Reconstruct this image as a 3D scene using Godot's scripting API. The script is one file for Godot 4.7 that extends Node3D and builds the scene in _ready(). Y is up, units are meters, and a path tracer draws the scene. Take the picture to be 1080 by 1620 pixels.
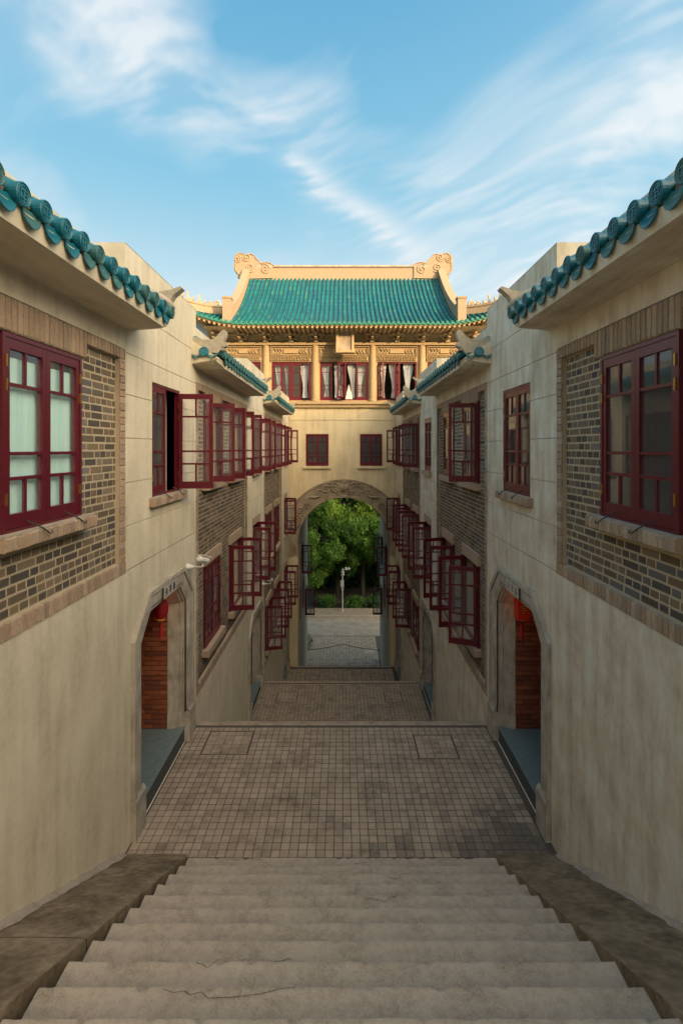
extends Node3D
# A stepped alley between two dormitory wings that runs down to a gate tower, built in metres.
# y is up, the camera looks along -z, "d" is the distance in front of the camera (z = -d), "out" is the distance from a wing's wall into the alley.

const XL := -2.42
const XR := 2.38
const PITCH := 6.93
const EYE := 4.5
const RUN := 0.292
const RISE := 0.165
var M := {}
var rng := RandomNumberGenerator.new()
var wob := FastNoiseLite.new()
var brick_meshes := []
var white := Color(1, 1, 1)


class MB:
	var v := PackedVector3Array()
	var n := PackedVector3Array()
	var c := PackedColorArray()
	var col := Color(1, 1, 1)

	func tri(a: Vector3, b: Vector3, d: Vector3) -> void:
		var m := (b - a).cross(d - a).normalized()
		v.append(a); v.append(d); v.append(b)
		for i in 3:
			n.append(m); c.append(col)

	func tris(a: Vector3, b: Vector3, d: Vector3, na: Vector3, nb: Vector3, nd: Vector3) -> void:
		v.append(a); v.append(d); v.append(b)
		n.append(na); n.append(nd); n.append(nb)
		for i in 3:
			c.append(col)

	func quad(a: Vector3, b: Vector3, d: Vector3, e: Vector3) -> void:
		tri(a, b, d)
		tri(a, d, e)

	func obox(t: Transform3D, s: Vector3) -> void:
		var p := []
		for i in 8:
			p.append(t * Vector3((float(i & 1) - 0.5) * s.x, (float((i >> 1) & 1) - 0.5) * s.y, (float((i >> 2) & 1) - 0.5) * s.z))
		quad(p[1], p[3], p[7], p[5]); quad(p[0], p[4], p[6], p[2])
		quad(p[2], p[6], p[7], p[3]); quad(p[0], p[1], p[5], p[4])
		quad(p[4], p[5], p[7], p[6]); quad(p[0], p[2], p[3], p[1])

	func box(a: Vector3, b: Vector3) -> void:
		var lo := a.min(b)
		var hi := a.max(b)
		obox(Transform3D(Basis(), (lo + hi) / 2.0), hi - lo)

	# a box whose four edges towards the +z of t are chamfered
	func cbox(t: Transform3D, s: Vector3, k: float) -> void:
		var h := s / 2.0
		var f := [Vector3(-h.x + k, -h.y + k, h.z), Vector3(h.x - k, -h.y + k, h.z), Vector3(h.x - k, h.y - k, h.z), Vector3(-h.x + k, h.y - k, h.z)]
		var g := [Vector3(-h.x, -h.y, h.z - k), Vector3(h.x, -h.y, h.z - k), Vector3(h.x, h.y, h.z - k), Vector3(-h.x, h.y, h.z - k)]
		var b := [Vector3(-h.x, -h.y, -h.z), Vector3(h.x, -h.y, -h.z), Vector3(h.x, h.y, -h.z), Vector3(-h.x, h.y, -h.z)]
		for a in [f, g, b]:
			for i in 4:
				a[i] = t * a[i]
		quad(f[0], f[1], f[2], f[3])
		for i in 4:
			var j := (i + 1) % 4
			quad(g[i], g[j], f[j], f[i])
			quad(b[i], b[j], g[j], g[i])

	func grid(rows: Array, closed := false) -> void:
		var nr := rows.size()
		var nc: int = rows[0].size()
		var nn := []
		for r in nr:
			var line := PackedVector3Array()
			for k in nc:
				var k0: int = (k - 1 + nc) % nc if closed else maxi(k - 1, 0)
				var k1: int = (k + 1) % nc if closed else mini(k + 1, nc - 1)
				var du: Vector3 = rows[r][k1] - rows[r][k0]
				var dv: Vector3 = rows[mini(r + 1, nr - 1)][k] - rows[maxi(r - 1, 0)][k]
				line.append(du.cross(dv).normalized())
			nn.append(line)
		for r in nr - 1:
			for k in (nc if closed else nc - 1):
				var j := (k + 1) % nc
				var a: Vector3 = rows[r][k]
				var b: Vector3 = rows[r][j]
				var d: Vector3 = rows[r + 1][j]
				var e: Vector3 = rows[r + 1][k]
				tris(a, b, d, nn[r][k], nn[r][j], nn[r + 1][j])
				tris(a, d, e, nn[r][k], nn[r + 1][j], nn[r + 1][k])

	func flat(rows: Array) -> void:
		for r in rows.size() - 1:
			for k in rows[r].size() - 1:
				quad(rows[r][k], rows[r][k + 1], rows[r + 1][k + 1], rows[r + 1][k])

	func tube(pts: Array, rad, sides := 8, squash := 1.0) -> void:
		var rows := []
		var last := Vector3.ZERO
		for i in pts.size():
			var t: Vector3 = (pts[mini(i + 1, pts.size() - 1)] - pts[maxi(i - 1, 0)]).normalized()
			var a := last
			if i == 0:
				a = t.cross(Vector3(0.31, 0.93, 0.17)).normalized()
			a = (a - t * a.dot(t)).normalized()
			last = a
			var b := t.cross(a)
			var r: float = rad[i] if rad is Array else rad
			var line := PackedVector3Array()
			for k in sides:
				var w := TAU * k / sides
				line.append(pts[i] + a * cos(w) * r + b * sin(w) * r * squash)
			rows.append(line)
		grid(rows, true)
		for e in [0, rows.size() - 1]:
			for k in sides - 2:
				tri(rows[e][0], rows[e][k + 1], rows[e][k + 2])

	# profile: [radius, height] pairs, turned round the y axis of t
	func lathe(t: Transform3D, profile: Array, sides := 16) -> void:
		var rows := []
		for p in profile:
			var line := PackedVector3Array()
			for k in sides:
				var w := TAU * k / sides
				line.append(t * Vector3(cos(w) * p[0], p[1], -sin(w) * p[0]))
			rows.append(line)
		for r in rows.size() - 1:
			for k in sides:
				var j := (k + 1) % sides
				quad(rows[r][k], rows[r][j], rows[r + 1][j], rows[r + 1][k])

	# outline in the xy plane of t, pushed from z0 to z1
	func prism(t: Transform3D, outline: PackedVector2Array, z0: float, z1: float) -> void:
		var ids := Geometry2D.triangulate_polygon(outline)
		for i in range(0, ids.size(), 3):
			var q := []
			for k in 3:
				q.append(outline[ids[i + k]])
			tri(t * Vector3(q[0].x, q[0].y, z1), t * Vector3(q[1].x, q[1].y, z1), t * Vector3(q[2].x, q[2].y, z1))
			tri(t * Vector3(q[0].x, q[0].y, z0), t * Vector3(q[2].x, q[2].y, z0), t * Vector3(q[1].x, q[1].y, z0))
		for i in outline.size():
			var a := outline[i]
			var b := outline[(i + 1) % outline.size()]
			quad(t * Vector3(a.x, a.y, z0), t * Vector3(b.x, b.y, z0), t * Vector3(b.x, b.y, z1), t * Vector3(a.x, a.y, z1))

	func mesh() -> ArrayMesh:
		var m := ArrayMesh.new()
		if v.is_empty():
			return m
		var a := []
		a.resize(Mesh.ARRAY_MAX)
		a[Mesh.ARRAY_VERTEX] = v
		a[Mesh.ARRAY_NORMAL] = n
		a[Mesh.ARRAY_COLOR] = c
		m.add_surface_from_arrays(Mesh.PRIMITIVE_TRIANGLES, a)
		return m


# ---------------------------------------------------------------- helpers

func lin(r: float, g: float, b: float) -> Color:
	return Color(r, g, b).linear_to_srgb()


func obj(called: String, shape, m: Material, parent: Node = self) -> MeshInstance3D:
	var o := MeshInstance3D.new()
	o.name = called
	o.mesh = shape.mesh() if shape is MB else shape
	o.material_override = m
	parent.add_child(o, true)
	return o


func thing(called: String, label: String, category: String, at := Vector3.ZERO, group := "") -> Node3D:
	var o := Node3D.new()
	o.name = called
	add_child(o, true)
	o.position = at
	return tag(o, label, category, group)


func tag(o: Node3D, label: String, category: String, group := "") -> Node3D:
	o.set_meta("label", label)
	o.set_meta("category", category)
	if group != "":
		o.set_meta("group", group)
	return o


func structure(called: String, shape, m: Material) -> MeshInstance3D:
	var o := obj(called, shape, m)
	o.set_meta("kind", "structure")
	return o


func stuff(called: String, shape, m: Material, parent: Node = self) -> MeshInstance3D:
	var o := obj(called, shape, m, parent)
	o.set_meta("kind", "stuff")
	return o


func pt(s: int, out: float, y: float, d: float) -> Vector3:
	return Vector3(XL + out if s < 0 else XR - out, y, -d)


func wbox(mb: MB, s: int, o0: float, o1: float, y0: float, y1: float, d0: float, d1: float) -> void:
	mb.box(pt(s, o0, y0, d0), pt(s, o1, y1, d1))


# a frame whose z points out of the wall, x along the wall (towards the viewer's right when facing it) and y up
func wall_frame(s: int, out: float, y: float, d: float) -> Transform3D:
	return Transform3D(Basis(Vector3(0, 0, 1) * float(s), Vector3.UP, Vector3(-s, 0, 0)), pt(s, out, y, d))


# ---------------------------------------------------------------- materials

func noise_bytes(size: int, sd: int, freq: float, stretch: int, kind := FastNoiseLite.TYPE_SIMPLEX_SMOOTH, oct := 4) -> PackedByteArray:
	var f := FastNoiseLite.new()
	f.seed = sd
	f.noise_type = kind
	f.frequency = freq
	f.fractal_octaves = oct
	var im := f.get_seamless_image(size, maxi(16, size / stretch), false, false, 0.2, true)
	im.convert(Image.FORMAT_L8)
	if stretch > 1:
		im.resize(size, size, Image.INTERPOLATE_CUBIC)
	return im.get_data()


# layers: [seed, frequency, stretch down the wall, weight]; stops: [offset, linear colour]
func pattern(size: int, layers: Array, stops: Array) -> ImageTexture:
	var g := Gradient.new()
	g.offsets = PackedFloat32Array(stops.map(func(s): return s[0]))
	g.colors = PackedColorArray(stops.map(func(s): return s[1].linear_to_srgb()))
	var lut := PackedByteArray()
	for i in 256:
		var k := g.sample(i / 255.0)
		lut.append(clampi(int(k.r * 255), 0, 255)); lut.append(clampi(int(k.g * 255), 0, 255)); lut.append(clampi(int(k.b * 255), 0, 255))
	var sum := PackedFloat32Array()
	sum.resize(size * size)
	for l in layers:
		var b := noise_bytes(size, l[0], l[1], l[2])
		var w: float = l[3]
		for i in size * size:
			sum[i] += (b[i] - 127.5) * w
	var out := PackedByteArray()
	out.resize(size * size * 3)
	for i in size * size:
		var k := clampi(int(sum[i] + 127.5), 0, 255) * 3
		out[i * 3] = lut[k]; out[i * 3 + 1] = lut[k + 1]; out[i * 3 + 2] = lut[k + 2]
	return ImageTexture.create_from_image(Image.create_from_data(size, size, false, Image.FORMAT_RGB8, out))


func mat(key: String, c: Color, rough: float, tex: Texture2D = null, scale := Vector3.ONE, bump: Texture2D = null, cm := 0.0, vc := false, spec := 0.5) -> StandardMaterial3D:
	var m := StandardMaterial3D.new()
	m.resource_name = key
	m.albedo_color = c.linear_to_srgb()
	m.roughness = rough
	m.metallic_specular = spec
	m.vertex_color_use_as_albedo = vc
	m.uv1_triplanar = true
	m.uv1_world_triplanar = true
	m.uv1_triplanar_sharpness = 6.0
	m.uv1_scale = scale
	if tex:
		m.albedo_texture = tex
	if bump and cm != 0.0:
		m.heightmap_enabled = true
		m.heightmap_texture = bump
		m.heightmap_scale = cm
	M[key] = m
	return m


func make_materials() -> void:
	var grain := pattern(512, [[3, 0.03, 1, 0.6], [4, 0.12, 1, 0.7]], [[0.0, Color(0.55, 0.55, 0.55)], [0.5, Color(0.86, 0.86, 0.86)], [1.0, Color(1, 1, 1)]])
	var rough_grain := pattern(512, [[13, 0.05, 1, 0.7], [14, 0.2, 1, 0.8]], [[0.0, Color(0.3, 0.3, 0.3)], [1.0, Color(1, 1, 1)]])
	var plaster := pattern(1024, [[21, 0.006, 1, 0.40], [22, 0.022, 8, 0.50], [23, 0.05, 1, 0.25], [24, 0.25, 1, 0.20]], [[0.0, Color(0.44, 0.38, 0.27)], [0.3, Color(0.58, 0.515, 0.38)], [0.55, Color(0.66, 0.59, 0.445)], [0.8, Color(0.71, 0.645, 0.50)], [1.0, Color(0.75, 0.70, 0.575)]])
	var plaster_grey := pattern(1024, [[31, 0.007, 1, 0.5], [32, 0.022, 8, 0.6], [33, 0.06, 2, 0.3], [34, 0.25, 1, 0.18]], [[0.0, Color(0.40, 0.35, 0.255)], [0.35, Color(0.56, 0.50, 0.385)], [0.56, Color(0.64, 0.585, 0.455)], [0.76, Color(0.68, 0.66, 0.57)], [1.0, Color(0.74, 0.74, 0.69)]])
	var stone := pattern(512, [[41, 0.01, 1, 0.6], [42, 0.04, 4, 0.5], [43, 0.2, 1, 0.3]], [[0.0, Color(0.22, 0.19, 0.15)], [0.4, Color(0.37, 0.33, 0.27)], [0.7, Color(0.46, 0.42, 0.36)], [1.0, Color(0.56, 0.54, 0.50)]])
	var cement := pattern(1024, [[51, 0.006, 1, 0.35], [52, 0.03, 1, 0.32], [53, 0.12, 1, 0.38], [54, 0.35, 1, 0.42]], [[0.0, Color(0.15, 0.12, 0.09)], [0.3, Color(0.30, 0.25, 0.195)], [0.5, Color(0.385, 0.325, 0.26)], [0.75, Color(0.44, 0.375, 0.305)], [1.0, Color(0.52, 0.46, 0.385)]])
	var ramp := pattern(1024, [[61, 0.006, 1, 0.8], [62, 0.03, 1, 0.6], [63, 0.2, 1, 0.35]], [[0.0, Color(0.085, 0.06, 0.036)], [0.35, Color(0.155, 0.115, 0.07)], [0.6, Color(0.225, 0.17, 0.108)], [1.0, Color(0.34, 0.275, 0.19)]])
	var paving := pattern(1024, [[71, 0.006, 1, 0.75], [72, 0.03, 1, 0.5], [73, 0.25, 1, 0.35]], [[0.0, Color(0.45, 0.44, 0.44)], [0.3, Color(0.75, 0.74, 0.73)], [0.6, Color(0.95, 0.94, 0.92)], [1.0, Color(1, 1, 1)]])
	var glaze := pattern(512, [[81, 0.02, 1, 0.7], [82, 0.1, 1, 0.6]], [[0.0, Color(0.45, 0.55, 0.6)], [0.35, Color(0.8, 0.85, 0.9)], [0.7, Color(1, 1, 1)], [1.0, Color(1.0, 0.97, 0.85)]])
	var asphalt := pattern(512, [[91, 0.01, 1, 0.6], [92, 0.3, 1, 0.6]], [[0.0, Color(0.20, 0.175, 0.14)], [1.0, Color(0.40, 0.35, 0.28)]])
	mat("plaster", white, 0.9, plaster, Vector3(0.22, 0.22, 0.22), rough_grain, 0.12)
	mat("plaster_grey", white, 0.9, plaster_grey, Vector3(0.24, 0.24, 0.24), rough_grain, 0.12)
	mat("facade", Color(1.0, 0.94, 0.80), 0.9, plaster, Vector3(0.16, 0.16, 0.16), rough_grain, 0.1)
	
	mat("ochre", Color(0.47, 0.35, 0.195), 0.85, grain, Vector3(0.5, 0.5, 0.5))
	mat("stone", white, 0.85, stone, Vector3(0.5, 0.5, 0.5), rough_grain, 0.2)
	mat("carved", Color(0.80, 0.72, 0.60), 0.9, stone, Vector3(0.3, 0.3, 0.3), rough_grain, 0.15)
	mat("cement", white, 0.95, cement, Vector3(0.42, 0.42, 0.42), rough_grain, 0.5)
	mat("ramp", white, 0.95, ramp, Vector3(0.33, 0.33, 0.33), rough_grain, 0.3)
	mat("mortar_red", Color(0.20, 0.10, 0.06), 0.95, grain, Vector3(2.5, 2.5, 2.5))
	mat("mortar", Color(0.56, 0.47, 0.33), 0.95, grain, Vector3(2.5, 2.5, 2.5), rough_grain, 0.3)
	mat("grout", Color(0.085, 0.07, 0.056), 0.95)
	mat("crack", Color(0.07, 0.058, 0.045), 1.0)
	mat("brick_any", white, 0.9, grain, Vector3(3.1, 3.1, 3.1), rough_grain, 0.25, true)
	mat("tile_any", white, 0.9, paving, Vector3(0.31, 0.31, 0.31), rough_grain, 0.12, true)
	var tones := [Color(0.20, 0.14, 0.085), Color(0.245, 0.18, 0.11), Color(0.155, 0.115, 0.075), Color(0.105, 0.085, 0.066), Color(0.095, 0.083, 0.075), Color(0.215, 0.17, 0.12), Color(0.165, 0.13, 0.095), Color(0.265, 0.205, 0.135), Color(0.16, 0.15, 0.14), Color(0.23, 0.21, 0.185)]
	for i in tones.size():
		mat("brick%d" % i, tones[i], 0.9, grain, Vector3(3.1, 3.1, 3.1), rough_grain, 0.3)
	M["brick_tones"] = tones
	var trim := [Color(0.43, 0.31, 0.215), Color(0.47, 0.345, 0.245), Color(0.39, 0.285, 0.20), Color(0.35, 0.265, 0.195), Color(0.51, 0.385, 0.28)]
	for i in trim.size():
		mat("trim%d" % i, trim[i], 0.9, grain, Vector3(2.3, 1.1, 2.3), rough_grain, 0.25)
	M["trim_tones"] = trim
	var red := [Color(0.36, 0.105, 0.045), Color(0.30, 0.085, 0.04), Color(0.42, 0.135, 0.06), Color(0.24, 0.07, 0.04)]
	for i in red.size():
		mat("red%d" % i, red[i], 0.9, grain, Vector3(3.1, 3.1, 3.1), rough_grain, 0.25)
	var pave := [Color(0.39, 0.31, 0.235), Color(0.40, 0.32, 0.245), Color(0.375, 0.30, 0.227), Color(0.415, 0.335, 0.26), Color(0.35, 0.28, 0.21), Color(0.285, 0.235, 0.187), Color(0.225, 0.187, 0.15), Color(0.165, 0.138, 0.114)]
	for i in pave.size():
		mat("pave%d" % i, pave[i], 0.9, paving, Vector3(0.31, 0.31, 0.31), rough_grain, 0.12)
	M["pave_tones"] = pave
	mat("paint", Color(0.132, 0.011, 0.023), 0.34, grain, Vector3(1.3, 1.3, 1.3), rough_grain, 0.02)
	mat("room", Color(0.22, 0.205, 0.18), 0.95)
	mat("curtain", Color(0.52, 0.82, 0.78), 0.9)
	mat("cloth", Color(0.62, 0.68, 0.72), 0.9)
	M["cloth"].backlight_enabled = true
	M["cloth"].backlight = Color(0.3, 0.32, 0.34)
	mat("cloth_white", Color(0.78, 0.77, 0.74), 0.9)
	mat("brass", Color(0.55, 0.36, 0.10), 0.35)
	M["brass"].metallic = 0.9
	mat("iron", Color(0.03, 0.027, 0.025), 0.6)
	mat("glaze", Color(0.008, 0.15, 0.20), 0.38, glaze, Vector3(1.4, 1.4, 1.4), rough_grain, 0.12)
	mat("glaze_blue", Color(0.012, 0.14, 0.19), 0.32, glaze, Vector3(1.4, 1.4, 1.4))
	mat("glaze_worn", Color(0.045, 0.155, 0.155), 0.5, glaze, Vector3(2.0, 2.0, 2.0), rough_grain, 0.2)
	mat("glaze_any", white, 0.5, glaze, Vector3(0.9, 0.9, 0.9), null, 0.0, true, 0.3)
	mat("mud", Color(0.23, 0.16, 0.09), 1.0, grain, Vector3(3, 3, 3), rough_grain, 1.0)
	mat("ridge", Color(0.44, 0.34, 0.235), 0.9, grain, Vector3(0.6, 0.6, 0.6), rough_grain, 0.1)
	mat("horn", Color(0.50, 0.45, 0.35), 0.9, grain, Vector3(0.9, 0.9, 0.9), rough_grain, 0.12)
	mat("step_paint", Color(0.16, 0.215, 0.215), 0.55, grain, Vector3(0.6, 0.6, 0.6))
	mat("step_edge", Color(0.085, 0.095, 0.10), 0.7, grain, Vector3(0.6, 0.6, 0.6))
	mat("asphalt", white, 0.95, asphalt, Vector3(0.2, 0.2, 0.2))
	mat("pavement", Color(0.9, 0.85, 0.75), 0.95, asphalt, Vector3(0.3, 0.3, 0.3))
	mat("wood", Color(0.05, 0.075, 0.03), 1.0, grain, Vector3(0.1, 0.1, 0.1))
	mat("soil", Color(0.05, 0.042, 0.028), 1.0, grain, Vector3(0.4, 0.4, 0.4))
	mat("bark", Color(0.055, 0.042, 0.03), 0.95, grain, Vector3(1.5, 0.4, 1.5), rough_grain, 1.0)
	var greens := [Color(0.15, 0.29, 0.038), Color(0.085, 0.20, 0.035), Color(0.05, 0.13, 0.032)]
	for i in 3:
		var lm := mat("leaf%d" % i, greens[i], 0.55, null, Vector3.ONE, null, 0.0, true)
		lm.backlight_enabled = true
		lm.backlight = Color(0.55, 0.75, 0.25)
	mat("white_metal", Color(0.72, 0.72, 0.70), 0.45)
	mat("grey_metal", Color(0.40, 0.40, 0.39), 0.5)
	mat("black", Color(0.012, 0.012, 0.014), 0.4)
	mat("sign", Color(0.56, 0.53, 0.50), 0.6, grain, Vector3(2, 2, 2))
	mat("ink", Color(0.02, 0.02, 0.02), 0.7)
	mat("lantern", Color(0.30, 0.006, 0.010), 0.6)
	M["lantern"].emission_enabled = true
	M["lantern"].emission = Color(0.85, 0.05, 0.04)
	M["lantern"].emission_energy_multiplier = 0.003
	mat("lantern_lit", Color(0.26, 0.028, 0.012), 0.6)
	M["lantern_lit"].emission_enabled = true
	M["lantern_lit"].emission = Color(0.9, 0.12, 0.03)
	M["lantern_lit"].emission_energy_multiplier = 0.02
	mat("gold", Color(0.65, 0.33, 0.05), 0.5)
	mat("tassel", Color(0.40, 0.015, 0.02), 0.8)
	var g := StandardMaterial3D.new()
	g.resource_name = "glass"
	g.transparency = BaseMaterial3D.TRANSPARENCY_ALPHA
	g.albedo_color = Color(0.93, 0.96, 0.97, 0.06)
	g.roughness = 0.03
	g.metallic_specular = 0.62
	M["glass"] = g
	var g2 := g.duplicate()
	g2.resource_name = "glass_blue"
	g2.albedo_color = Color(0.30, 0.47, 0.58, 0.45)
	M["glass_blue"] = g2


# ---------------------------------------------------------------- the shot

func _ready() -> void:
	rng.seed = 7
	wob.seed = 5
	wob.frequency = 1.0
	wob.fractal_octaves = 3
	# camera: level, lens shifted so that the horizon lies above the middle of the picture
	var cam := Camera3D.new()
	cam.name = "camera"
	cam.projection = Camera3D.PROJECTION_FRUSTUM
	cam.near = 0.05
	cam.far = 400.0
	cam.size = 1620.0 / 770.0 * 0.05
	cam.frustum_offset = Vector2(-2.0, -100.0) / 770.0 * 0.05
	cam.position = Vector3(0, EYE, 0)
	add_child(cam)
	cam.current = true
	# low, warm sun behind the viewer's right shoulder
	var sun := DirectionalLight3D.new()
	sun.name = "sun"
	sun.light_energy = 0.60
	sun.light_color = Color(1.0, 0.83, 0.61)
	sun.light_angular_distance = 0.6
	sun.shadow_enabled = true
	add_child(sun)
	var to_sun := Vector3(sin(deg_to_rad(42)) * cos(deg_to_rad(16.5)), sin(deg_to_rad(16.5)), cos(deg_to_rad(42)) * cos(deg_to_rad(16.5)))
	sun.look_at_from_position(to_sun * 60.0, Vector3.ZERO)
	var env := Environment.new()
	env.background_mode = Environment.BG_SKY
	env.tonemap_mode = Environment.TONE_MAPPER_LINEAR
	env.tonemap_exposure = 3.2
	env.sdfgi_enabled = true
	env.ssao_enabled = true
	env.ssil_enabled = true
	var sky := Sky.new()
	var sm := PanoramaSkyMaterial.new()
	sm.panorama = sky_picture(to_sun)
	sky.sky_material = sm
	env.sky = sky
	env.background_energy_multiplier = 1.0
	var we := WorldEnvironment.new()
	we.name = "environment"
	we.environment = env
	add_child(we)
	make_materials()
	make_bricks()
	# the setting
	build_ground()
	build_stairs()
	build_landings()
	# buildings
	build_wing(-1)
	build_wing(1)
	build_tower()
	build_hill()
	# planting and small things
	build_trees()
	build_small_things()


func blob(az: float, el: float, a0: float, e0: float, a1: float, e1: float, width: float) -> float:
	# how near a direction lies to a streak between two directions, in degrees
	var p := Vector2(az, el)
	var a := Vector2(a0, e0)
	var b := Vector2(a1, e1)
	var t := clampf((p - a).dot(b - a) / (b - a).length_squared(), 0.0, 1.0)
	var w := width * (0.45 + 0.55 * t)
	return exp(-pow(p.distance_to(a.lerp(b, t)) / w, 2.0))


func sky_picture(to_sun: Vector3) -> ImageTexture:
	var w := 2048
	var h := 1024
	var f := FastNoiseLite.new()
	f.seed = 11
	f.noise_type = FastNoiseLite.TYPE_SIMPLEX_SMOOTH
	f.frequency = 1.0
	f.fractal_octaves = 5
	var f2 := FastNoiseLite.new()
	f2.seed = 12
	f2.noise_type = FastNoiseLite.TYPE_SIMPLEX_SMOOTH
	f2.frequency = 0.55
	f2.fractal_octaves = 3
	var data := PackedFloat32Array()
	data.resize(w * h * 3)
	var deep := Vector3(0.085, 0.325, 0.56)
	var mid := Vector3(0.235, 0.51, 0.68)
	var low := Vector3(0.60, 0.73, 0.78)
	var cloud := Vector3(0.71, 0.76, 0.79)
	for j in h:
		var el := (0.5 - (j + 0.5) / h) * PI
		if el < -0.03:
			for i in w:
				var q := (j * w + i) * 3
				data[q] = 0.30; data[q + 1] = 0.29; data[q + 2] = 0.25
			continue
		var e := maxf(el, 0.0)
		var eld := rad_to_deg(e)
		var base := low.lerp(mid, smoothstep(10.0, 30.0, eld)).lerp(deep, smoothstep(24.0, 52.0, eld))
		for i in w:
			var az := fposmod((i + 0.5) / w * TAU + PI, TAU) - PI
			var dir := Vector3(sin(az) * cos(e), sin(e), -cos(az) * cos(e))
			var pl := Vector2(dir.x, dir.z) / (dir.y + 0.22)
			var warp := f2.get_noise_2d(pl.x * 1.3, pl.y * 1.3)
			# cirrus drawn out along one direction of the wind
			var s := pl.x * 0.83 + pl.y * 0.56 + warp * 0.35
			var t := -pl.x * 0.56 + pl.y * 0.83 + warp * 0.25
			var fine := f.get_noise_2d(s * 2.2, t * 5.0)
			var wisp := f.get_noise_2d(s * 5.0 + 3.0, t * 17.0)
			var soft := f2.get_noise_2d(s * 1.6 + 7.0, t * 2.0 - 3.0)
			var cover := smoothstep(-0.3, 0.8, soft * 0.95 + fine * 0.40 + wisp * 0.14) * 0.52
			var azd := rad_to_deg(az) + warp * 5.0
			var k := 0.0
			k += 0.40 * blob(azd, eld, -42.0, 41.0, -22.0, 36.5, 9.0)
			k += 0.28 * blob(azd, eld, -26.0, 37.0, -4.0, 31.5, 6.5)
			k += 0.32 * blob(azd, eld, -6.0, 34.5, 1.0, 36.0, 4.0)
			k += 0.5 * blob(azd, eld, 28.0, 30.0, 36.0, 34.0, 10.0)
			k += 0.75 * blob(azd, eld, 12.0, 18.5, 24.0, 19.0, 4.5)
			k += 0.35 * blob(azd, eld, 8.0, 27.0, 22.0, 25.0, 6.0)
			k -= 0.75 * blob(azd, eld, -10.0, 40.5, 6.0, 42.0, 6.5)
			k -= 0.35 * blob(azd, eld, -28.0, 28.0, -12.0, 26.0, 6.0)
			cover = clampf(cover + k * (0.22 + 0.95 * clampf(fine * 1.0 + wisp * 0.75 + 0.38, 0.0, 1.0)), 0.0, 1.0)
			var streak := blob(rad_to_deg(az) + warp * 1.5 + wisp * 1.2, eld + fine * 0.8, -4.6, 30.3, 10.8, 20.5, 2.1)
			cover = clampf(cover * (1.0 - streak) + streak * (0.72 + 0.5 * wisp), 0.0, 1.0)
			var c := base.lerp(cloud, cover * 0.9)
			# bright, warm air round the sun; wide glow added to light the alley
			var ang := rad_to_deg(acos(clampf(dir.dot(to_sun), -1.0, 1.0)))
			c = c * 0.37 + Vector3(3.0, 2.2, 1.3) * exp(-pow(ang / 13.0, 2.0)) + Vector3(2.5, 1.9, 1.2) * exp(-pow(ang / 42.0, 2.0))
			var q := (j * w + i) * 3
			data[q] = c.x; data[q + 1] = c.y; data[q + 2] = c.z
	return ImageTexture.create_from_image(Image.create_from_data(w, h, false, Image.FORMAT_RGBF, data.to_byte_array()))


# ---------------------------------------------------------------- ground, stairs, landings

func build_ground() -> void:
	var g := MB.new()
	g.quad(Vector3(-180, -8.46, 120), Vector3(180, -8.46, 120), Vector3(180, -8.46, -220), Vector3(-180, -8.46, -220))
	structure("ground", g, M.soil)
	var r := MB.new()
	r.quad(Vector3(-60, -8.36, -33.3), Vector3(60, -8.36, -33.3), Vector3(60, -8.36, -37.0), Vector3(-60, -8.36, -37.0))
	structure("road", r, M.asphalt)
	var k := MB.new()
	k.box(Vector3(-60, -8.46, -37.0), Vector3(60, -8.22, -37.15))
	structure("kerb", k, M.cement)
	var p := MB.new()
	p.box(Vector3(-60, -8.46, -37.16), Vector3(60, -8.23, -38.9))
	structure("pavement", p, M.pavement)
	var t := MB.new()
	t.box(Vector3(-40, -0.5, -0.69), Vector3(40, 2.3, 60))
	structure("terrace", t, M.cement)
	# the hillside that carries the stairs
	var e := MB.new()
	var prof := [[0.7, 2.0], [5.3, -0.5], [8.0, -0.6], [12.3, -3.2], [15.0, -3.3], [19.2, -5.9], [21.9, -6.0], [26.0, -8.44]]
	for i in prof.size() - 1:
		e.quad(Vector3(-2.6, prof[i][1], -prof[i][0]), Vector3(2.6, prof[i][1], -prof[i][0]), Vector3(2.6, prof[i + 1][1], -prof[i + 1][0]), Vector3(-2.6, prof[i + 1][1], -prof[i + 1][0]))
	structure("terrain", e, M.soil)


func step_shape(y: float, dn: float, half: float, sd: float, cols: int, back := RUN) -> MB:
	var mb := MB.new()
	var rows := []
	for r in 8:
		rows.append(PackedVector3Array())
	for k in cols + 1:
		var x := lerpf(-half, half, float(k) / cols)
		var n1 := wob.get_noise_2d(x * 2.2, sd * 3.7)
		var n2 := wob.get_noise_2d(x * 9.0, sd * 5.1 + 20.0)
		var edge := smoothstep(half - 0.12, half, absf(x))
		var chip: float = maxf(0.0, n2 * 0.05 - 0.010) * (1.0 - edge)
		var j := n1 * 0.006 - chip * 0.7
		rows[0].append(Vector3(x, y - RISE - 0.06, -dn - 0.02))
		rows[1].append(Vector3(x, y - 0.075, -(dn + j * 0.6)))
		rows[2].append(Vector3(x, y - 0.012 - chip * 0.7, -(dn + j)))
		rows[3].append(Vector3(x, y - 0.003 - chip * 0.35, -(dn - 0.008 + j)))
		rows[4].append(Vector3(x, y - 0.001 - chip * 0.1, -(dn - 0.022 + j)))
		rows[5].append(Vector3(x, y + n1 * 0.002, -(dn - 0.10)))
		rows[6].append(Vector3(x, y + n2 * 0.0015 - 0.001, -(dn - 0.21)))
		rows[7].append(Vector3(x, y - 0.002, -(dn - back - 0.03)))
	mb.flat(rows.slice(0, 5))
	mb.grid(rows.slice(4, 8))
	return mb


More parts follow.
